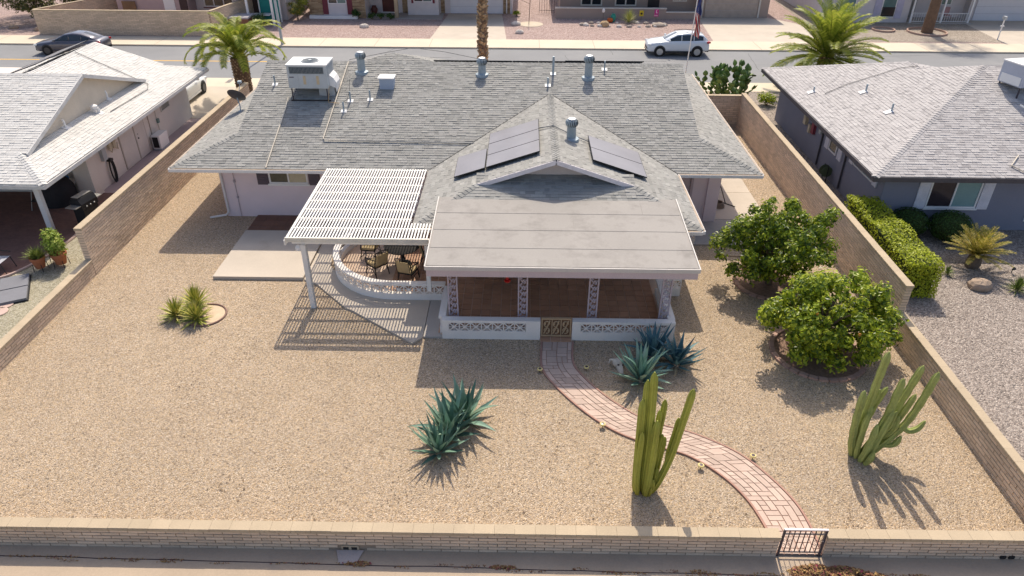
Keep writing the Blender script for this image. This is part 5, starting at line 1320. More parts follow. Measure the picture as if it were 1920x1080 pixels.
# rooftop AC at the picture edge
t = thing('air_conditioner', 'grey blue rooftop air conditioner on the right hand roof', 'air conditioner', (21.0,30.1,4.1), R(14))
def zR(y): return 2.5+(y-y0)/3
base_z = zR(28.9)-4.1
acb = M('ac_blue_grey', (.46,.48,.55), .5, .05)
for nm, mt, a in (('casing',acb,(-.8,.8,-.6,.6,base_z+.62,base_z+1.45)),('top_cover',white,(-.83,.83,-.63,.63,base_z+1.451,base_z+1.5)),('louvre',M('coil_fins',(.06,.08,.09)),(-.7,.7,-.62,-.601,base_z+1.05,base_z+1.4)),('side_panel',white,(-.82,-.801,-.5,.5,base_z+.66,base_z+1.0))):
    mb = MB(); mb.box(*a); mb.build(nm, mt, t, local=True)
for x in (-.72,.72):
    for y in (-.52,.52): mb = MB(); mb.box(x-.025,x+.025,y-.025,y+.025,base_z-.5,base_z+.62); mb.build('leg', dark_iron, t, local=True)
conduit('bent white pipe below the right hand rooftop air conditioner', [(19.9,28.3,zR(28.3)+.45),(20.3,27.9,zR(27.9)+.42),(20.75,27.6,zR(27.6)+.4),(20.75,27.5,zR(27.5)+.05)], .03, white)
conduit('straight white drain pipe down the right hand roof', [(20.5,27.2,zR(27.2)+.05),(20.9,25.9,zR(25.9)+.05)], .03, white)
conduit('thin pipe crossing the lower right roof edge', [(18.9,25.9,zR(25.9)+.06),(18.4,25.35,zR(25.35)+.06),(18.8,24.9,zR(24.9)+.06)], .025, cw_)
def zW(x): return 2.5+(x-x0)/3
def pv3(lab, x, y, h):
    z = zW(x); t = thing('vent_pipe', lab, 'vent', (x,y,z), group='vents on the lilac grey roof')
    mb = MB(); mb.tube([(x,y,z-.05),(x,y,z+h)], .04, 9); mb.build('pipe', galv, t, True)
    mb = MB(); mb.obox((x-.12,y,z+.0), (.36,.3,.012), Matrix.Rotation(-math.atan(1/3),3,'Y')); mb.build('flashing', white, t)
pv3('vent pipe high on the left slope of the lilac grey roof', 15.68, 32.55, .35); pv3('vent pipe low on the left slope of the lilac grey roof', 15.64, 29.75, .35)
pv3('vent pipe at the end of the roof cable', 14.03, 34.3, .25)
conduit('thin cable crossing the lilac grey roof', [(14.3,33.6,zW(14.3)+.05),(15.3,33.9,zW(15.3)+.05),(17.6,34.0,zW(17.6)+.05),(18.25,33.6,zW(18.25)+.06)], .014, M('cable', (.2,.19,.18)), 'roof_cable')
# hedge, round bushes, cycad, rock
hedge_m = M('hedge_leaf', (.2,.26,.03), .5, .12, 3, .1, palette=[(.17,.21,.015),(.34,.39,.022),(.48,.53,.03),(.56,.60,.05)], trans=.35)
rn = random.Random(21)
t = thing('hedge', 'clipped bright green hedge along the tall right wall', 'hedge', (13.3,23,0))
mb = MB(); V, F = mb.v, mb.f
hx0,hx1,hy0,hy1,hz1 = 12.72,13.9,20.3,25.7,1.32
def scatter_leaf(p, nrm, l):
    nrm = (nrm+Vector((rn.uniform(-.8,.8),rn.uniform(-.8,.8),rn.uniform(-.8,.8)))).normalized(); d = Vector((rn.uniform(-1,1),rn.uniform(-1,1),rn.uniform(-1,1))); d -= nrm*d.dot(nrm)
    if d.length < .05: return
    d.normalize(); s = nrm.cross(d); o = len(V); w = l*.3
    for v in (p-d*l*.5, p+s*w, p+d*l*.5, p-s*w): V.append((v.x,v.y,max(.02,v.z)))
    F.append((o,o+1,o+2,o+3))
for _ in range(9000):
    f = rn.random(); x, y = rn.uniform(hx0,hx1), rn.uniform(hy0,hy1); z = rn.uniform(.05,hz1); j = rn.uniform(-.08,.05)
    wob = .05*math.sin(y*3.1)+.04*math.sin(x*5+y*1.7)
    if f < .45: scatter_leaf(Vector((x,y,hz1+j+wob)), Vector((0,0,1)), .085)
    elif f < .65: scatter_leaf(Vector((hx1+j+wob,y,z)), Vector((1,0,0)), .085)
    elif f < .85: scatter_leaf(Vector((hx0-j-wob,y,z)), Vector((-1,0,0)), .085)
    else: scatter_leaf(Vector((x,hy0-j,z)), Vector((0,-1,0)), .085)
mb.build('foliage', hedge_m, t)
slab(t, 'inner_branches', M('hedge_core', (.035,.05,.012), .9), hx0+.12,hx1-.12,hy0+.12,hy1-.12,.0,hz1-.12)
rb_m = M('bush_leaf', (.05,.11,.02), .5, .12, 4, .1, palette=[(.025,.06,.012),(.045,.10,.018),(.08,.15,.025)], trans=.15)
def round_bush(lab, x, y, r_, h):
    t = thing('round_bush', lab, 'bush', (x,y,0), group='clipped round bushes by the grey house')
    mb = MB(); 
    global V, F
    V, F = mb.v, mb.f
    for _ in range(3200):
        z = rn.uniform(-.9,1); a = rn.uniform(0,6.283); q = math.sqrt(1-z*z); nr = Vector((q*math.cos(a),q*math.sin(a),z))
        p = Vector((x+nr.x*r_*rn.uniform(.9,1.03), y+nr.y*r_*rn.uniform(.9,1.03), h*.52+nr.z*h*.5*rn.uniform(.92,1.03))); scatter_leaf(p, nr, .06)
    mb.build('foliage', rb_m, t)
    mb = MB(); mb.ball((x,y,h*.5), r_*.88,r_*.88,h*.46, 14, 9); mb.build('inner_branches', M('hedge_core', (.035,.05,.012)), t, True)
round_bush('clipped round bush half behind the hedge', 15.05, 25.0, .72, 1.05); round_bush('clipped round bush under the window of the grey house', 16.45, 24.55, .8, 1.15)
round_bush('small clipped bush at the end of the hedge by the passage', 14.3, 26.6, .5, 1.0)
def pinnate(t, base, az, el, L, droop, nl, ll, mat, lw=.03, name='frond', vang=.5, seg=12, twist=0, rn=random, local=False, rach=.018):
    """feather leaf: curved midrib with two rows of leaflets"""
    mb = MB(); p = Vector(base); e = el; P = []; 
    for i in range(seg+1):
        d = Vector((math.cos(az)*math.cos(e), math.sin(az)*math.cos(e), math.sin(e))); P.append((p.copy(), d)); p = p+d*(L/seg); e -= droop*(.35+1.3*i/seg)/seg
    mb.tube([q for q,_ in P], [rach*(1.2-i/seg) for i in range(seg+1)], 4)
    side = Vector((-math.sin(az), math.cos(az), 0))
    for k in range(nl):
        t_ = .14+.86*k/nl; f = t_*seg; i = min(int(f), seg-1); f -= i
        q = P[i][0].lerp(P[i+1][0], f); d = P[i][1].lerp(P[i+1][1], f).normalized(); up = side.cross(d)
        if up.z < 0: up = -up
        l = ll*(.35+.65*math.sin(math.pi*min(1,t_*.95+.05))**.7)*rn.uniform(.9,1.1)
        for s in (-1,1):
            dr = (side*s*1.0+d*.75+up*vang*rn.uniform(.5,1.1)).normalized(); a = q; m = q+dr*l*.55; b = q+dr*l+Vector((0,0,-l*.22))
            w = d*lw
            mb.add([a-w*.4, a+w*.4, m+w*.5, b, m-w*.5], [(0,1,2,4),(4,2,3)])
    return mb.build(name, mat, t, local=local)
sago = M('cycad_frond', (.2,.22,.04), .5, .15, 4, .1, palette=[(.13,.15,.02),(.26,.25,.03),(.46,.36,.05),(.64,.50,.18),(.18,.2,.03)], trans=.35)
t = thing('sago_palm', 'yellow green sago palm in the grey gravel', 'palm', (16.36,22.5,0)); rn2 = random.Random(8)
mb = MB(); mb.lathe([(.22,-.02),(.25,.15),(.22,.4),(.12,.5)], (16.36,22.5,0), 14); mb.v = [(x+rn2.uniform(-.02,.02),y+rn2.uniform(-.02,.02),z) for x,y,z in mb.v]; mb.build('trunk', bark, t)
for i in range(58):
    f = i/57; pinnate(t, (16.36,22.5,.48), i*2.39996, R(80-72*f)+rn2.uniform(-.1,.1), rn2.uniform(1.0,1.25), .5, 26, .17, sago, .026, rn=rn2, seg=7, rach=.012)
def boulder(lab, x, y, s, mat, seed=1, name='boulder', h=.6, group=None):
    mb = MB(); mb.ball((x,y,s*h*.35), s,s*.75,s*h, 12, 8, .09, random.Random(seed)); return tag(mb.build(name, mat, smooth=False), lab, 'rock', group)
stone = M('sandstone', (.36,.27,.20), .9, .2, 3, .1, 20, bump=.4, bs=12)
boulder('brown boulder in the shadow of the sago palm', 15.85, 21.05, .42, stone, 3)
spiky('round spiky plant at the right picture edge', 17.0, 20.85, .5, 90, M('spiky_green', (.13,.19,.04), .5, palette=[(.05,.09,.02),(.14,.2,.03),(.26,.30,.06)]), 'spiky_plant', 'plant', 5, .03, .05, .1, single=False)
spiky('small spiky plant left of the brown boulder', 15.15, 21.9, .32, 40, M('spiky_green', (.13,.19,.04)), 'spiky_plant', 'plant', 6, .03, .03, .1, single=False)
for lab, x, y in (('small black garden spotlight right of the sago palm',17.55,22.1),('small black garden spotlight at the end of the hedge',14.35,21.75)):
    t = thing('garden_spotlight', lab, 'garden light', (x,y,0), group='garden spotlights'); mb = MB(); mb.tube([(x,y,-.05),(x,y,.15)], .015, 6); mb.build('stake', black_metal, t); mb = MB(); mb.lathe([(.03,0),(.06,.12),(.05,.12)], (x,y,.12), 10, Matrix.Rotation(R(40),3,'X')); mb.build('lamp_head', black_metal, t)
# ------------------------------------------------------------------ palms and prickly pear at the street
def palm_trunk(t, x, y, h, r0, r1, mat, boots=0, rn=random, lean=(0,0), bmat=None, bs=.1):
    mb = MB(); n = 9
    mb.tube([(x+lean[0]*(i/n)**1.2, y+lean[1]*(i/n)**1.2, -.05+(h+.05)*i/n) for i in range(n+1)], [r0+(r1-r0)*i/n for i in range(n+1)], 14); mb.build('trunk', mat, t, True)
    if boots:
        mb = MB()
        for k in range(boots):
            z = .1+(h-.1)*k/boots; a = k*2.39996 if bs < .12 else rn.uniform(0,6.28); f = z/h; r_ = r0+(r1-r0)*f; cx, cy = x+lean[0]*f**1.2, y+lean[1]*f**1.2
            d = Vector((math.cos(a),math.sin(a),0)); s = Vector((-d.y,d.x,0)); q = Vector((cx,cy,z))+d*(r_*.9); b_ = bs*rn.uniform(.8,1.2)
            tip = q+d*b_*.9+Vector((0,0,b_*.9))
            mb.add([q-s*b_*.7, q+Vector((0,0,-b_*.6)), q+s*b_*.7, q+Vector((0,0,b_*1.1)), tip-s*b_*.3, tip+s*b_*.3], [(0,1,5,4),(1,2,5),(0,4,3),(4,5,3),(5,2,3)])
        mb.build('leaf_bases', bmat or mat, t)
trunk_m = M('palm_trunk', (.20,.125,.08), .95, .2, 5, .15, 20, rand=.2)
boot_m = M('palm_boot', (.3,.2,.12), .95, .2, 5, .15, 20, palette=[(.14,.08,.05),(.34,.22,.12),(.56,.42,.26),(.22,.13,.075)])
frond_m = M('date_frond', (.17,.22,.04), .5, .15, 3, .1, palette=[(.12,.17,.02),(.22,.28,.03),(.34,.38,.045),(.46,.44,.08)], trans=.42)
def date_palm(lab, x, y, h, r0, r1, L, n, droop, seed, elmax=85, elmin=-10, ll=.5):
    t = thing('date_palm', lab, 'palm', (x,y,0)); rn = random.Random(seed)
    palm_trunk(t, x, y, h, r0, r1, trunk_m, int(220*h/2), rn, bmat=boot_m, bs=.095)
    for i in range(n):
        f = i/(n-1); az = i*2.39996+rn.uniform(-.15,.15); el = R(elmax-(elmax-elmin)*f**1.1)+rn.uniform(-.08,.08)
        pinnate(t, (x+.12*math.cos(az),y+.12*math.sin(az),h-.05+.15*(1-f)), az, el, L*rn.uniform(.85,1.08), droop*rn.uniform(.75,1.25), 70, ll, frond_m, .042, rn=rn, seg=12, rach=.03)
    return t
date_palm('stout date palm with arching fronds beside the left driveway', -16.2, 41.0, 2.45, .44, .47, 3.3, 36, 2.3, 4, 86, 28, .5)
date_palm('date palm with spreading fronds behind the grey house', 18.35, 44.2, 2.0, .40, .42, 3.6, 64, 1.1, 6, 86, -20, .6)
# tall fan palm behind the house: shaggy trunk
def fan_palm(lab, x, y, h, r0, r1, shag, seed, crown=1.6, lean=(0,0)):
    t = thing('fan_palm', lab, 'palm', (x,y,0)); rn = random.Random(seed)
    palm_trunk(t, x, y, h, r0, r1, trunk_m, int(shag*h), rn, lean, M('fibre_boot', (.36,.25,.15), .95, palette=[(.20,.12,.07),(.38,.26,.15),(.50,.38,.25),(.28,.18,.1)]), .15)
    top = Vector((x+lean[0],y+lean[1],h))
    for i in range(34):
        az = i*2.39996; el = R(80-95*i/33); L = rn.uniform(.8,1.1)*crown*.6; d = Vector((math.cos(az)*math.cos(el),math.sin(az)*math.cos(el),math.sin(el))); q = top+d*L
        mb = MB(); mb.tube([top, q], .015, 4); side = Vector((-math.sin(az),math.cos(az),0)); up = side.cross(d)
        for k in range(15):
            a = R(-80+160*k/14); dd = (d*math.cos(a)+side*math.sin(a)).normalized(); l = crown*.62*(1-.3*abs(a)); s2 = up.cross(dd)*.03
            mb.add([q, q+dd*l*.6+s2, q+dd*l+Vector((0,0,-l*.25)), q+dd*l*.6-s2], [(0,1,2,3)])
        mb.build('fan_leaf', frond_m, t)
fan_palm('tall shaggy palm trunk rising behind the house ridge', -2.28, 41.2, 9.0, .24, .22, 60, 3)
fan_palm('palm with a brown trunk in a ring of kerb across the street', 32.6, 60.2, 6.2, .45, .26, 0, 9, 2.6, (.2,.3))
# prickly pear
pad_m = M('prickly_pad', (.07,.13,.035), .55, .15, 3, .08, 15, rand=.2, palette=[(.07,.12,.03),(.12,.19,.045),(.18,.25,.06)])
t = thing('prickly_pear', 'big dark green prickly pear behind the passage wall', 'cactus', (11.6,40,0)); rn = random.Random(12)
def pad_mesh():
    mb = MB(); rings = []
    for i in range(9):
        f = (i+.05)/8.1; w = math.sin(math.pi*min(1,f)**.85)*.5+.02; rings.append([Vector((w*.36*math.cos(6.2832*k/10)*1.0, w*.085*2*math.sin(6.2832*k/10)*.6, f*.42)) for k in range(10)])
    mb.loft(rings); return mb.mesh('pad', pad_m, 'all')
pme_ = pad_mesh(); cnt = 0
def grow(p, az, el, depth, sc):
    global cnt
    d = Vector((math.cos(az)*math.cos(el), math.sin(az)*math.cos(el), math.sin(el)))
    s = Vector((-math.sin(az+rn.uniform(-.8,.8)), math.cos(az+rn.uniform(-.8,.8)), 0)); s = (s-d*s.dot(d)).normalized(); n_ = d.cross(s)
    m = (Matrix((s, n_, d)).transposed()*sc).to_4x4(); m.translation = p
    piece('pad', pme_, t, m); cnt += 1
    tip = p+d*.40*sc
    if depth > 0 and tip.z < 2.75:
        for _ in range(rn.choice((1,2,2,3)) if depth > 1 else rn.choice((1,2))):
            if cnt > lim: return
            grow(tip+s*rn.uniform(-.1,.1)-d*.03, az+rn.uniform(-1.1,1.1), min(1.5, max(.5, el+rn.uniform(-.45,.45))), depth-1, sc*rn.uniform(.86,1.0))
for i in range(19):
    lim = cnt+14
    a = rn.uniform(0,6.28); q = math.sqrt(rn.random())
    grow(Vector((11.55+1.05*q*math.cos(a), 40.0+.7*q*math.sin(a), -.05)), a, R(rn.uniform(60,85)), 6, 1.18)
# low shrubs by the grey house front
def shrub(lab, x, y, r_, h, mat, seed, n=900, name='shrub', size=.12, group=None):
    t = thing(name, lab, 'shrub', (x,y,0), group=group); rn = random.Random(seed); lobes = []
    for i in range(10): a = i*2.4; q = math.sqrt((i+.5)/10); lobes.append(((x+r_*.65*q*math.cos(a), y+r_*.65*q*math.sin(a), h*(.35+.4*rn.random())), r_*.42))
    leaf_mass(lobes, n, size, rn).build('foliage', mat, t)
    mb = MB(); 
    for i in range(5): mb.tube([(x,y,-.03),lobes[i*2][0]], [.03,.01], 5)
    mb.build('stems', bark, t); return t
shrub('low green shrub between the passage and the grey house', 14.2, 41.0, .6, .8, citrus_l, 31)
shrub('grassy green tuft behind the lilac grey roof ridge', 22.2, 41.0, .9, 1.6, pgm, 32); shrub('second grassy tuft behind the lilac grey roof ridge', 23.7, 41.0, .9, 1.5, pgm, 33)
# ------------------------------------------------------------------ street furniture
t = thing('street_lamp', 'tall grey street lamp pole beyond the date palm', 'street lamp', (-18.0,54.4,0))
mb = MB(); mb.tube([(-18.0,54.4,0),(-18.1,54.4,8.2)], [.11,.07], 10); mb.build('pole', grey_metal, t, True)
mb = MB(); mb.tube([(-18.1,54.4,8.0),(-18.1,53.2,8.6),(-18.1,52.0,8.7)], .05, 8); mb.build('arm', grey_metal, t, True)
mb = MB(); mb.box(-18.25,-17.95,51.4,52.05,8.62,8.75); mb.build('lamp_head', grey_metal, t)
t = thing('flagpole', 'white flagpole with a hanging striped flag', 'flagpole', (10.0,43.1,0))
mb = MB(); mb.tube([(9.72,43.1,0),(9.9,43.1,6.2)], .032, 8); mb.build('pole', white, t, True)
flag_h0, flag_h1 = 3.45, 5.5
rn = random.Random(2)
stripes = [M('flag_red', (.42,.03,.04), .8), M('flag_white', (.62,.58,.56), .8)]
for k in range(7):
    mb = MB(); n = 12; vs = []
    for i in range(n+1):
        z = flag_h1-.15-(flag_h1-flag_h0-.15)*i/n
        for e in (0,1):
            w = (k+e)/7; x = 9.92+.34*w*(.55+.45*i/n)+.05*math.sin(i*.9+w*6); vs.append((x, 43.06+.09*math.sin(w*9+i*.4), z-.25*w))
    mb.add(vs, [(2*i,2*i+1,2*i+3,2*i+2) for i in range(n)]); mb.build('stripe', stripes[k%2], t)
mb = MB(); vs = []
for i in range(7):
    z = flag_h1-.0-.13*i
    for e in range(5): w = e/4; vs.append((9.91+.24*w+.04*math.sin(i*.9+w*4), 43.02+.08*math.sin(w*8+i*.5), z-.2*w))
mb.add(vs, [(5*i+e,5*i+e+1,5*i+e+6,5*i+e+5) for i in range(6) for e in range(4)]); mb.build('canton', M('flag_blue', (.05,.06,.18), .8), t)
t = thing('post_lamp', 'white post with a small dark lamp beside the far driveway', 'post', (37.0,57.9,0))
mb = MB(); mb.tube([(37.0,57.9,0),(37.0,57.9,1.5)], .05, 8); mb.box(36.85,37.15,57.85,57.95,1.0,1.06); mb.build('post', white, t)
mb = MB(); mb.box(36.9,37.1,57.75,58.05,1.5,1.75); mb.build('box', grey_metal, t)
# ------------------------------------------------------------------ cars
def car(name, label, loc, rz, kind, paint, group=None):
    t = thing(name, label, 'car', loc, rz, group)
    if kind == 'sedan':
        st = [(2.42,.60,.66,.32),(2.30,.78,.74,.22),(1.95,.88,.80,.20),(1.4,.91,.88,.20),(.85,.92,.95,.20),(0,.92,.96,.19),(-.9,.92,.98,.19),(-1.6,.91,1.02,.20),(-2.1,.87,1.03,.24),(-2.34,.80,.98,.30),(-2.42,.70,.80,.36)]
        cab = [(1.05,.94,.80,.76),(.62,1.14,.79,.68),(.1,1.38,.78,.61),(-.5,1.45,.78,.60),(-1.1,1.40,.78,.60),(-1.65,1.22,.76,.60),(-2.05,1.06,.72,.62)]
        wr, wx, rooft = .33, (1.42,-1.42), 0
    else:
        st = [(2.20,.62,.72,.36),(2.10,.80,.84,.28),(1.8,.88,.93,.26),(1.3,.90,1.0,.26),(.85,.90,1.05,.26),(0,.90,1.06,.26),(-.9,.90,1.08,.26),(-1.5,.89,1.10,.27),(-1.95,.85,1.10,.32),(-2.14,.80,1.02,.36),(-2.2,.74,.80,.40)]
        cab = [(1.0,1.03,.79,.74),(.55,1.28,.78,.67),(.1,1.50,.78,.61),(-.6,1.56,.78,.60),(-1.3,1.52,.77,.60),(-1.75,1.42,.76,.59),(-2.1,1.10,.74,.62)]
        wr, wx, rooft = .345, (1.33,-1.33), 1
    rings = []
    for x, w, zt, zb in st:
        half = [(w*.55,zb),(w*.94,zb+.05),(w,zb+.2),(w,zt-.22),(w*.965,zt-.09),(w*.86,zt-.01),(w*.45,zt+.025)]
        rings.append([(x,y,z) for y,z in half]+[(x,-y,z) for y,z in half[::-1]])
    mb = MB(); mb.loft(rings); mb.build('body', paint, t, 'all', True)
    mb = MB(); rings = []
    for x, z, bw_, rw in cab:
        zb = .93 if kind == 'sedan' else 1.02
        half = [(bw_,zb),(rw+(bw_-rw)*.12,z-.05),(rw*.92,z-.01),(rw*.5,z+.015)]
        rings.append([(x,y,zz) for y,zz in half]+[(x,-y,zz) for y,zz in half[::-1]])
    mb.loft(rings); mb.build('cabin', paint, t, 'all', True)
    cg = M('car_glass', (.02,.028,.035), .05, .1, 1, 0, spec=.7)
    def side_pt(x, f, s):
        for i in range(len(cab)-1):
            a, b = cab[i], cab[i+1]
            if b[0] <= x <= a[0]:
                k = (a[0]-x)/(a[0]-b[0]); z = a[1]+(b[1]-a[1])*k; bw_ = a[2]+(b[2]-a[2])*k; rw = a[3]+(b[3]-a[3])*k; break
        zb = .93 if kind == 'sedan' else 1.02
        y0_, z0_, y1_, z1_ = bw_, zb, rw+(bw_-rw)*.12, z-.05
        return (x, s*(y0_+(y1_-y0_)*f+.008), z0_+(z1_-z0_)*f+.004)
    spans = ((.78,-.18),(-.24,-1.05),(-1.11,-1.62)) if kind == 'sedan' else ((.72,-.15),(-.21,-1.02),(-1.08,-1.72))
    for s in (-1,1):
        for a, b in spans:
            n = 6; vs = []
            for i in range(n+1):
                x = a+(b-a)*i/n; vs += [side_pt(x,.1,s), side_pt(x,.9,s)]
            mb = MB(); mb.add(vs, [(2*i,2*i+1,2*i+3,2*i+2) for i in range(n)]); mb.build('side_window', cg, t, local=True)
        mb = MB(); mb.obox((.72,s*.98,1.02 if kind == 'sedan' else 1.12), (.12,.16,.12), Matrix.Identity(3)); mb.build('mirror', paint, t, local=True)
    def front_glass(i0, i1, name):
        vs = []
        for x, z, bw_, rw in cab[i0:i1]:
            for k in range(-4,5): vs.append((x+.004*(1 if i0 == 0 else -1), rw*.9*k/4, z+.012-.03*(k/4)**2+.006))
        mb = MB(); n = i1-i0; mb.add(vs, [(9*a+b,9*a+b+1,9*a+b+10,9*a+b+9) for a in range(n-1) for b in range(8)]); mb.build(name, cg, t, True, True)
    front_glass(0, 3, 'windscreen'); front_glass(len(cab)-(3 if kind == 'sedan' else 2), len(cab), 'rear_window')
    trim = M('black_trim', (.03,.03,.033), .6)
    for s in (-1,1):
        for x in wx:
            mb = MB(); mb.lathe([(wr+.06,-.03),(wr+.07,0),(wr+.02,.012),(.05,.012)], (x,s*.915,wr+.02), 24, Matrix.Rotation(-s*R(90),3,'X')); mb.build('wheel_arch', trim, t, True, True)
            mb = MB(); mb.lathe([(wr*.6,-.1),(wr*.95,-.1),(wr,-.07),(wr,.06),(wr*.95,.09),(wr*.64,.095),(wr*.6,.05)], (x,s*.86,wr), 24, Matrix.Rotation(-s*R(90),3,'X')); wh = mb.build('wheel', rubber, t, True, True)
            mb = MB()
            for k in range(7):
                a = k*2*math.pi/7; mb.bar((x,s*.945,wr),(x+wr*.62*math.cos(a),s*.955,wr+wr*.62*math.sin(a)), .02, .055, (0,1,0) if False else (0,0,1))
            mb.lathe([(wr*.58,0),(wr*.66,0),(wr*.66,.012),(wr*.58,.012)], (x,s*.95,wr), 24, Matrix.Rotation(-s*R(90),3,'X')); mb.build('rim', M('alloy_rim', (.42,.43,.44), .35, metal=.5) if kind != 'sedan' else M('dark_rim', (.08,.08,.085), .4, metal=.5), wh, local=True)
        sill_z = .30 if kind == 'sedan' else .36
        mb = MB(); mb.box(-1.0,1.0,s*.925-.012,s*.925+.012,sill_z-.07,sill_z+.03); mb.build('sill', trim if kind != 'sedan' else paint, t, local=True)
        lens = M('lamp_lens', (.7,.72,.72), .15); red = M('tail_lens', (.45,.01,.012), .2)
        zf, zt_ = (.68,.88) if kind == 'sedan' else (.80,.98)
        mb = MB(); mb.obox((st[1][0]-.06,s*.70,zf), (.24,.26,.1), Matrix.Rotation(-s*R(28),3,'Z')); mb.build('headlight', lens, t, local=True)
        mb = MB(); mb.obox((st[-2][0]+.06,s*.74,zt_), (.26,.24,.12), Matrix.Rotation(s*R(24),3,'Z')); mb.build('tail_light', red, t, local=True)
        mb = MB()
        for x in (.2,-.75): mb.obox((x,s*.93,.86 if kind == 'sedan' else .95), (.16,.02,.025), Matrix.Identity(3))
        mb.build('door_handles', paint, t, local=True)
        if rooft: mb = MB(); mb.tube([(.2,s*.56,1.53),(-.5,s*.57,1.6),(-1.4,s*.56,1.54)], .02, 6); mb.build('roof_rail', trim, t, local=True)
    mb = MB(); mb.box(st[0][0]-.04,st[0][0]+.012,-.4,.4,.42,.6); mb.build('grille', trim, t, local=True)
    mb = MB(); mb.box(st[0][0]-.25,st[0][0]+.0,-.62,.62,.26,.36); mb.build('front_bumper', trim, t, local=True)
    mb = MB(); mb.box(st[-1][0],st[-1][0]+.25,-.66,.66,.30,.45); mb.build('rear_bumper', trim, t, local=True)
    return t
pg_ = M('car_grey', (.085,.085,.11), .3, .02, 1, 0, coat=.6, metal=.4, spec=.5); pw_ = M('car_white', (.66,.70,.74), .3, .02, 1, 0, coat=.6, spec=.5)
car('sedan_car', 'dark grey sedan driving along the street', (-32.3,52.0,-.1), math.pi, 'sedan', pg_)
car('crossover_car', 'white crossover with roof rails parked by the far kerb', (11.1,54.1-.95,-.1), math.pi, 'suv', pw_)
car('parked_car', 'white car parked on the left driveway partly behind the roof', (-20.1,40.9,.01), math.pi/2, 'sedan', M('car_pearl', (.70,.70,.69), .3, .02, 1, 0, coat=.5))
# ------------------------------------------------------------------ houses across the street
brick = M('brown_brick', (.30,.20,.12), .9, .15, 3, .15, 9)
white_sid = M('white_siding', (.62,.58,.58), .7, .05)
maroon = M('maroon_shutter', (.16,.035,.05), .6)
def simple_roof(root, x0, x1, y0, y1, z, mat, h=1.9):
    mb = MB(); xm = min((x1-x0), (y1-y0))/2; ym = (y0+y1)/2
    mb.add([(x0,y0,z),(x1,y0,z),(x1,y1,z),(x0,y1,z),(x0+xm*.9,ym,z+h),(x1-xm*.9,ym,z+h),(x0,y0,z-.14),(x1,y0,z-.14),(x1,y1,z-.14),(x0,y1,z-.14)], [(0,1,5,4),(1,2,5),(2,3,4,5),(3,0,4),(6,9,8,7),(0,6,7,1),(1,7,8,2),(2,8,9,3),(3,9,6,0)])
    mb.build('roof', mat, root)
h1 = thing('brick_house', 'white and brown brick house with maroon shutters across the street', 'house', (-10,66,0))
slab(h1, 'wall', white_sid, -18.3,-13.5,63.9,76,-.05,2.7); slab(h1, 'wall', white_sid, -13.5,-1.0,66.2,76,-.05,2.7); slab(h1, 'wall', white_sid, -10.1,-7.4,65.3,66.2,-.05,2.7)
# brick piers built course by course
def brick_panel(root, x0, x1, y, z0=0, z1=2.6):
    slab(root, 'mortar_backing', M('brick_mortar', (.36,.29,.22), .95), x0,x1,y-.02,y+.0,z0,z1); mb = MB(); n = 0; z = z0
    while z < z1-.02:
        x = x0-(.2 if n%2 else 0)
        while x < x1: 
            a, b = max(x,x0), min(x+.39,x1)
            if b-a > .05: mb.box(a+.006,b-.006,y-.045,y-.019,z+.006,z+.094)
            x += .4
        z += .1; n += 1
    mb.build('brick_courses', M('brick_brown', (.3,.2,.12), .9, .15, 3, palette=[(.22,.14,.08),(.34,.24,.14),(.42,.31,.20)]), root)['kind'] = 'stuff'
for a, b in ((-18.3,-17.15),(-14.6,-13.5)): brick_panel(h1, a, b, 63.9)
slab(h1, 'ledge', white, -18.3,-14.2,63.5,63.85,0,.25)
for a in (-17.14,-15.05): slab(h1, 'shutter', maroon, a,a+.45,63.83,63.9,.3,2.5)
window(h1, 'y', 63.9, -16.65, -15.1, 1.15, 2.4, -1, 2, .06, white, [glass_dark, glass_teal])
slab(h1, 'floor', concrete_grey, -13.5,-7.0,63.6,66.2,-.05,.03)
d = slab(h1, 'door', M('dark_red_door', (.10,.03,.025), .5), -12.45,-11.1,66.12,66.2,.1,2.2)
mb = MB(); mb.box(-12.6,-10.95,66.1,66.2,.03,.1); mb.build('step', white, d)
slab(h1, 'porch_pillar', M('tan_pillar', (.42,.32,.21), .8), -11.05,-10.75,64.0,64.3,0,2.6); brick_panel(h1, -10.7,-10.1,66.2)
window(h1, 'y', 65.3, -9.55, -7.95, 1.1, 2.2, -1, 2, .06, white, [glass_dark, glass_teal])
for a in (-9.75,-7.9): slab(h1, 'shutter', maroon, a,a+.18,65.24,65.3,1.0,2.3)
gd_ = M('garage_white', (.66,.66,.70), .6, .03); gr = slab(h1, 'garage_door', gd_, -6.45,-1.85,66.1,66.2,.02,2.3)
for k in range(1,4): mb = MB(); mb.box(-6.44,-1.86,66.09,66.1,.02+k*.57,.035+k*.57); mb.build('panel_joint', M('joint_grey', (.4,.4,.42), .8), gr)
brick_panel(h1, -7.3,-6.95,66.2); brick_panel(h1, -1.8,-1.2,66.2)
mb = MB(); mb.tube([(-1.5,66.1,2.5),(-1.5,66.1,.05)], .05, 8); mb.build('downspout', white, h1)
simple_roof(h1, -19,-.4, 63.25, 77, 2.72, shingle_l)
t = thing('clay_urn', 'dark red clay urn by the front door across the street', 'urn', (-13.1,65.6,.03)); mb = MB(); mb.lathe([(.14,0),(.28,.2),(.3,.4),(.18,.62),(.2,.68),(.1,.68)], (-13.1,65.6,.03), 16); mb.build('body', M('oxblood', (.12,.04,.03), .5), t, True)
for lab, x, y in (('dark low shrub by the porch nearest the brick pier',-12.95,63.4),('dark low shrub in the middle of the porch edge',-12.2,63.5),('dark low shrub by the tan porch pillar',-11.35,63.45)): shrub(lab, x, y, .42, .5, rb_m, int(-x*10), 400, 'low_shrub', .1, 'low shrubs before the brick house')
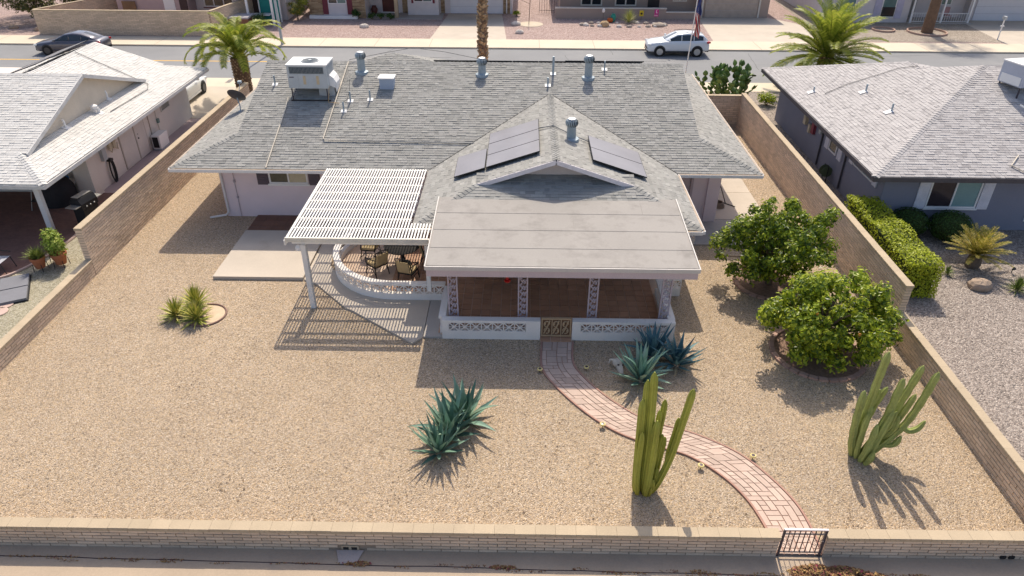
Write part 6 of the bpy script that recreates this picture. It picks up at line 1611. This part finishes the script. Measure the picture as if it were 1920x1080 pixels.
shrub('thin shrub against the brick pier across the street', -14.3, 63.55, .4, 1.0, rb_m, 44, 400)
shrub('tall shrub with yellow flowers beside the slanting wall', -19.15, 62.9, .75, 1.9, M('yellow_flower_leaf', (.2,.2,.03), .5, palette=[(.05,.09,.015),(.10,.14,.02),(.16,.19,.03),(.62,.40,.03)]), 45, 1500)
shrub('second yellow green shrub behind the flowering one', -19.4, 66.0, .8, 1.6, pgm2, 46, 900); shrub('small green shrub beside the white garage', -.6, 65.2, .35, .6, citrus_l, 47, 350)
boulder('white rock on the rose gravel across the street', -13.0, 60.3, .38, M('white_rock', (.62,.55,.48), .9, .15, 5), 4); boulder('white rock beside the concrete driveway', -.3, 58.7, .36, M('white_rock', (.62,.55,.48)), 5)
boulder('white rock right of the other driveway rock', -.6, 61.7, .4, M('white_rock', (.62,.55,.48)), 6)
mb = MB(); mb.lathe([(.01,0),(1.0,0),(1.05,.02),(.9,.05),(.01,.05)], (.6,62.0,0), 20); tag(mb.build('stone_ring', M('ring_stone', (.56,.47,.36), .9, .12, 3)), 'round pale tree ring on the rose gravel', 'tree ring', 'tree rings')
t = thing('bare_sapling', 'thin bare sapling in the round tree ring', 'sapling', (.5,62,0)); mb = MB(); mb.tube([(.45,62,0),(.55,62,2.6)], .03, 6); mb.tube([(.53,62,1.6),(-.4,62,2.0)], .015, 5); mb.build('trunk', bark, t)
# house 2: tan
h2 = thing('tan_house', 'tan house with a low front wall across the street', 'house', (10,67,0))
tan = M('tan_stucco', (.39,.30,.25), .9, .05, .6, .04); cream_tr = M('cream_trim', (.66,.60,.52), .6)
slab(h2, 'wall', tan, 3.2,15.2,66.4,76,-.05,2.7); slab(h2, 'garage_wall', tan, 15.2,21.2,65.3,76,-.05,2.7)
lw = slab(h2, 'low_wall', tan, 2.75,12.2,64.35,64.6,-.05,.84); slab(h2, 'wall_cap', cream_tr, 2.7,12.25,64.3,64.65,.841,.92, lw)
lw = slab(h2, 'low_wall', tan, 12.2,15.1,64.4,64.6,-.05,.55); slab(h2, 'wall_cap', cream_tr, 12.2,15.15,64.32,64.65,.551,.63, lw)
for a, b in ((5.0,6.9),(8.0,9.9)): window(h2, 'y', 66.4, a, b, .7, 2.3, -1, 2, .12, cream_tr, [glass_dark])
slab(h2, 'door', M('dark_door', (.035,.03,.03), .4), 10.9,11.9,66.34,66.4,.1,2.3); window(h2, 'y', 66.4, 13.05, 14.3, 1.1, 2.2, -1, 2, .12, cream_tr, [glass_dark])
gr = slab(h2, 'garage_door', M('tan_door', (.42,.34,.28), .7), 15.7,20.2,65.22,65.3,.02,2.3)
for k in range(1,4): mb = MB(); mb.box(15.71,20.19,65.21,65.22,.02+k*.57,.035+k*.57); mb.build('panel_joint', M('joint_grey', (.4,.4,.42)), gr)
for x in (15.45,20.35): slab(h2, 'corner_trim', cream_tr, x-.07,x+.07,65.2,65.3,0,2.5)
slab(h2, 'notice_plate', M('name_plate', (.12,.10,.13)), 15.0,15.3,65.2,65.28,1.2,1.5)
simple_roof(h2, 2.6,22, 64.7, 77, 2.75, shingle_r)
t = thing('iron_side_gate', 'black iron side gate beside the tan house', 'gate', (2.2,66.8,0))
for k in range(7): mb = MB(); mb.tube([(1.4+k*.22,66.8,0),(1.4+k*.22,66.8,1.5)], .015, 5); mb.build('bar', black_metal, t)
for z in (.2,1.4): mb = MB(); mb.box(1.4,2.72,66.79,66.81,z-.015,z+.015); mb.build('rail', black_metal, t)
# rock garden
rn = random.Random(17); rk = [M('garden_rock', (.40,.33,.27), .9, .2, 4), M('garden_rock_white', (.62,.56,.5), .9, .15, 5)]
places = ['at its far left','third along','by the pumpkin','under the pale bush','beside the yellow sign','by the pink sign','at its far right']
for k in range(26):
    a = 6.2832*k/26; x, y = 8.3+3.5*math.cos(a), 61.95+.75*math.sin(a)
    boulder('small pale edging stone of the rock garden', x, y, rn.uniform(.14,.26), rk[k%2], k+60, 'edging_stone', group='edging stones of the rock garden')
boulder('squarish tan boulder at the left of the rock garden', 6.7, 61.45, .42, M('tan_rock', (.52,.36,.2), .9, .15, 3), 7, h=.8); boulder('long grey boulder at the right of the rock garden', 11.2, 61.7, .55, rk[0], 8, h=.4)
spiky('pale yellow green spiky bush in the rock garden', 8.85, 62.6, 1.0, 90, M('pale_yucca', (.4,.42,.12), .5, palette=[(.22,.27,.06),(.42,.44,.12),(.56,.54,.24)]), 'spiky_plant', 'plant', 9, .05, .1, .1, elmin=10, single=False)
t = thing('toy_pumpkin', 'orange pumpkin ornament by the rock garden', 'ornament', (7.3,63.0,0)); mb = MB(); mb.lathe([(.05,0),(.2,.05),(.27,.18),(.2,.34),(.05,.36)], (7.3,63.0,0), 16); mb.build('body', M('pumpkin_orange', (.50,.11,.02), .6), t, True); mb = MB(); mb.tube([(7.3,63,.34),(7.3,63,.44)], .03, 6); mb.build('stalk', bark, t)
t = thing('teal_urn', 'teal urn ornament behind the orange pumpkin', 'ornament', (7.6,63.3,0)); mb = MB(); mb.lathe([(.12,0),(.2,.2),(.22,.45),(.15,.6),(.17,.64)], (7.6,63.3,0), 16); mb.build('body', M('teal_glaze', (.04,.30,.22), .4), t, True)
def yard_sign(lab, x, y, col, w, h, marks):
    t = thing('yard_sign', lab, 'sign', (x,y,0)); mb = MB(); mb.tube([(x,y,0),(x,y,.5)], .012, 5); mb.build('stake', black_metal, t)
    mb = MB(); mb.box(x-w/2,x+w/2,y-.01,y+.01,.4,.4+h); b_ = mb.build('board', col, t); marks(t, x, y, b_)
def m_yellow(t, x, y, b_): mb = MB(); mb.lathe([(.001,0),(.09,0),(.09,.008),(.001,.008)], (x,y-.011,.62), 12, Matrix.Rotation(R(90),3,'X')); mb.build('dark_disc', M('sign_dark', (.08,.05,.02), .6), b_)
def m_pink(t, x, y, b_):
    wm = M('sign_white', (.72,.62,.66), .6)
    mb = MB(); mb.box(x-.05,x+.0,y-.016,y-.0105,.68,.92); mb.box(x-.0,x+.1,y-.016,y-.0105,.68,.72); mb.build('letter_mark', wm, b_); mb = MB(); mb.box(x-.16,x+.12,y-.016,y-.0105,.44,.54); mb.build('word_band', M('sign_pink_pale', (.70,.35,.45), .6), b_)
yard_sign('yellow yard sign with a dark disc before the low tan wall', 10.0, 63.6, M('sign_yellow', (.62,.45,.03), .6), .36, .46, m_yellow); yard_sign('magenta yard sign with pale lettering before the low tan wall', 11.25, 63.5, M('sign_magenta', (.50,.04,.22), .6), .36, .58, m_pink)
t = thing('garden_stake', 'white lantern stake beside the orange pumpkin', 'ornament', (6.75,63.4,0)); mb = MB(); mb.tube([(6.75,63.4,0),(6.75,63.4,.7)], .012, 5); mb.build('stake', black_metal, t); mb = MB(); mb.lathe([(.05,.7),(.12,.78),(.12,.95),(.03,1.05)], (6.75,63.4,0), 10); mb.build('lantern', white, t)
# house 3: white
h3 = thing('white_house', 'white house with a railed porch across the street', 'house', (34,67,0))
slab(h3, 'wall', white_sid, 25.2,32.6,63.9,76,-.05,2.7); slab(h3, 'wall', white_sid, 32.6,38.2,65.8,76,-.05,2.7); slab(h3, 'garage_wall', white_sid, 38.2,47,65.0,76,-.05,2.7)
window(h3, 'y', 63.9, 30.2, 31.4, .42, 2.3, -1, 1, .07, white, [glass_teal]); 
mb = MB(); mb.box(30.25,31.35,63.84,63.848,.5,1.25); mb.build('lower_pane', glass_dark, h3)
for a in (29.6,31.42): slab(h3, 'shutter', M('lilac_shutter', (.46,.44,.56), .6), a,a+.55,63.84,63.9,.35,2.4)
window(h3, 'y', 63.9, 26.6, 28.0, .9, 2.3, -1, 1, .07, white, [glass_teal]); window(h3, 'y', 65.8, 35.2, 37.0, 1.1, 2.2, -1, 2, .07, white, [glass_dark, glass_teal])
slab(h3, 'door', M('grey_door', (.25,.24,.22), .6), 33.0,34.0,65.74,65.8,.1,2.2); slab(h3, 'porch_floor', concrete_grey, 32.6,38.0,63.5,65.8,-.05,.08)
gr = slab(h3, 'garage_door', gd_, 38.7,43.6,64.9,65.0,.02,2.3)
for k in range(1,4): mb = MB(); mb.box(38.71,43.59,64.89,64.9,.02+k*.57,.035+k*.57); mb.build('panel_joint', M('joint_grey', (.4,.4,.42)), gr)
t = thing('porch_railing', 'white metal railing along the porch of the white house', 'railing', (35,63.6,0))
for z in (.15,.82): slab(t, 'rail', white, 32.8,37.6,63.58,63.62,z,z+.04)
for k in range(25): x = 32.85+k*.196; slab(t, 'baluster', white, x-.012,x+.012,63.585,63.615,.19,.82)
for x in (32.75,35.3,37.6): slab(t, 'post', white, x-.06,x+.06,63.54,63.66,.05,2.6)
simple_roof(h3, 24.5,48, 63.2, 77, 2.75, shingle_l)
t = thing('porch_chair', 'pinkish chair behind the white porch railing', 'chair', (36.3,64.6,.08)); slab(t, 'seat', M('rose_chair', (.45,.25,.24), .7), 36.05,36.55,64.4,64.9,.45,.52); slab(t, 'backrest', M('rose_chair', (.45,.25,.24)), 36.05,36.55,64.9,64.96,.52,1.1)
for x in (36.08,36.52):
    for y in (64.43,64.87): slab(t, 'leg', M('rose_chair', (.45,.25,.24)), x-.02,x+.02,y-.02,y+.02,.08,.45)
for lab, x, y, r_ in (('rusty kerb ring on the taupe gravel',29.4,60.9,.9),('pale kerb ring around the palm across the street',32.6,60.2,1.5)):
    mb = MB(); mb.lathe([(r_-.12,0),(r_-.1,.14),(r_,.14),(r_+.02,0)], (x,y,0), 26); tag(mb.build('kerb_ring', M('ring_kerb', (.42,.28,.22), .9, .1, 3)), lab, 'tree ring', 'tree rings')
# corner lot across the street: patio house behind the long wall
h4 = thing('patio_house', 'pinkish house with covered patio behind the long block wall', 'house', (-28,62,0))
pk = M('pink_stucco', (.48,.36,.35), .9, .05)
slab(h4, 'wall', pk, -33.5,-27.6,61.5,74,-.05,2.7); slab(h4, 'wall', white_sid, -27.6,-20.0,63.0,74,-.05,2.7)
window(h4, 'y', 63.0, -26.9, -24.4, 1.0, 2.4, -1, 3, .09, white, [glass_dark]); slab(h4, 'door', white, -29.6,-28.7,61.44,61.5,.05,2.1); slab(h4, 'wall_recess', M('dark_brown', (.08,.05,.045), .8), -28.3,-27.65,61.45,61.5,0,2.4)
slab(h4, 'window_shade', M('maroon_shutter', (.16,.035,.05)), -27.0,-24.3,62.93,62.95,.9,.98); slab(h4, 'patio_opening', M('dark_brown', (.08,.05,.045)), -23.9,-20.6,62.93,63.0,0,2.3)
for x in (-22.4,-20.4): slab(h4, 'patio_post', white, x-.08,x+.08,60.4,60.56,0,2.5)
simple_roof(h4, -34,-19.4, 60.8, 75, 2.72, shingle_r)
t = thing('hot_tub', 'brown hot tub with grey lid behind the long block wall', 'hot tub', (-22.9,59.8,0)); slab(t, 'tub', M('tub_brown', (.22,.10,.06), .7), -24.0,-22.0,59.0,60.6,0,.85); slab(t, 'lid', M('tub_lid', (.40,.38,.40), .6), -24.05,-21.95,58.95,60.65,.851,.98)
shrub('green shrub behind the hot tub', -21.3, 59.6, .6, 1.3, rb_m, 51, 700); 
slab(None, 'wood_gate', M('wood_brown', (.22,.13,.07), .8), -33.0,-31.9,61.3,61.36,0,1.7); o = bpy.data.objects['wood_gate']; tag(o, 'brown wooden gate panel behind the return wall', 'gate')
t = thing('patio_canopy', 'teal patio canopy behind the slanting wall', 'canopy', (-20.8,62.2,0)); slab(t, 'screen', M('teal_cloth', (.02,.22,.20), .7), -21.9,-20.3,62.0,62.1,.2,2.3); slab(t, 'post', white, -22.0,-21.9,62.0,62.1,0,2.4); slab(t, 'post', white, -20.3,-20.2,62.0,62.1,0,2.4)
slab(None, 'patio_table_far', white, -22.3,-20.9,61.0,61.8,.7,.78); o = bpy.data.objects['patio_table_far']; o.name = 'outdoor_table'; tag(o, 'white outdoor table behind the slanting wall', 'table')
# desert trees at the far left corner
def tree(lab, x, y, h, r_, mat, seed, n=4500):
    t = thing('desert_tree', lab, 'tree', (x,y,0), group='trees at the street corner'); rn = random.Random(seed); lobes = []
    for i in range(28): a = i*2.4; q = math.sqrt((i+.5)/28); lobes.append(((x+r_*q*math.cos(a)*.9, y+r_*q*math.sin(a)*.7, h*(.28+.62*rn.random()*(1-.3*q))), r_*.32*rn.uniform(.7,1.2)))
    leaf_mass(lobes, n, .2, rn, flat=.4).build('crown', mat, t); mb = MB(); mb.tube([(x,y,-.05),(x+.1,y,h*.25),(x,y,h*.5)], [.16,.12,.08], 8); mb.build('trunk', bark, t, True); mb = MB()
    for c, r2 in lobes[::3]: mb.tube([(x+.1,y,h*.25),((x+c[0])/2,(y+c[1])/2,(h*.3+c[2])/2),c], [.06,.035,.012], 5)
    mb.build('branches', bark, t)
dt = M('mesquite_leaf', (.1,.11,.03), .6, palette=[(.035,.05,.015),(.07,.085,.025),(.14,.14,.04),(.24,.21,.06)], trans=.15)
for lab, x, y, h, r_, s in (('bushy mesquite tree nearest the wall corner',-40.0,60.8,3.6,1.8,1),('bushy mesquite tree at the left picture edge',-43.5,60.5,4.2,2.2,2),('olive tree further back at the street corner',-41.8,64.5,4.6,2.4,3),('small tree behind the return wall corner',-38.2,64.5,3.2,1.5,4)): tree(lab, x, y, h, r_, dt, s)
boulder('pale boulder beside the corner trees', -38.6, 58.2, .35, stone, 21); boulder('low brown boulder under the corner trees', -41.0, 58.9, .4, stone, 22)
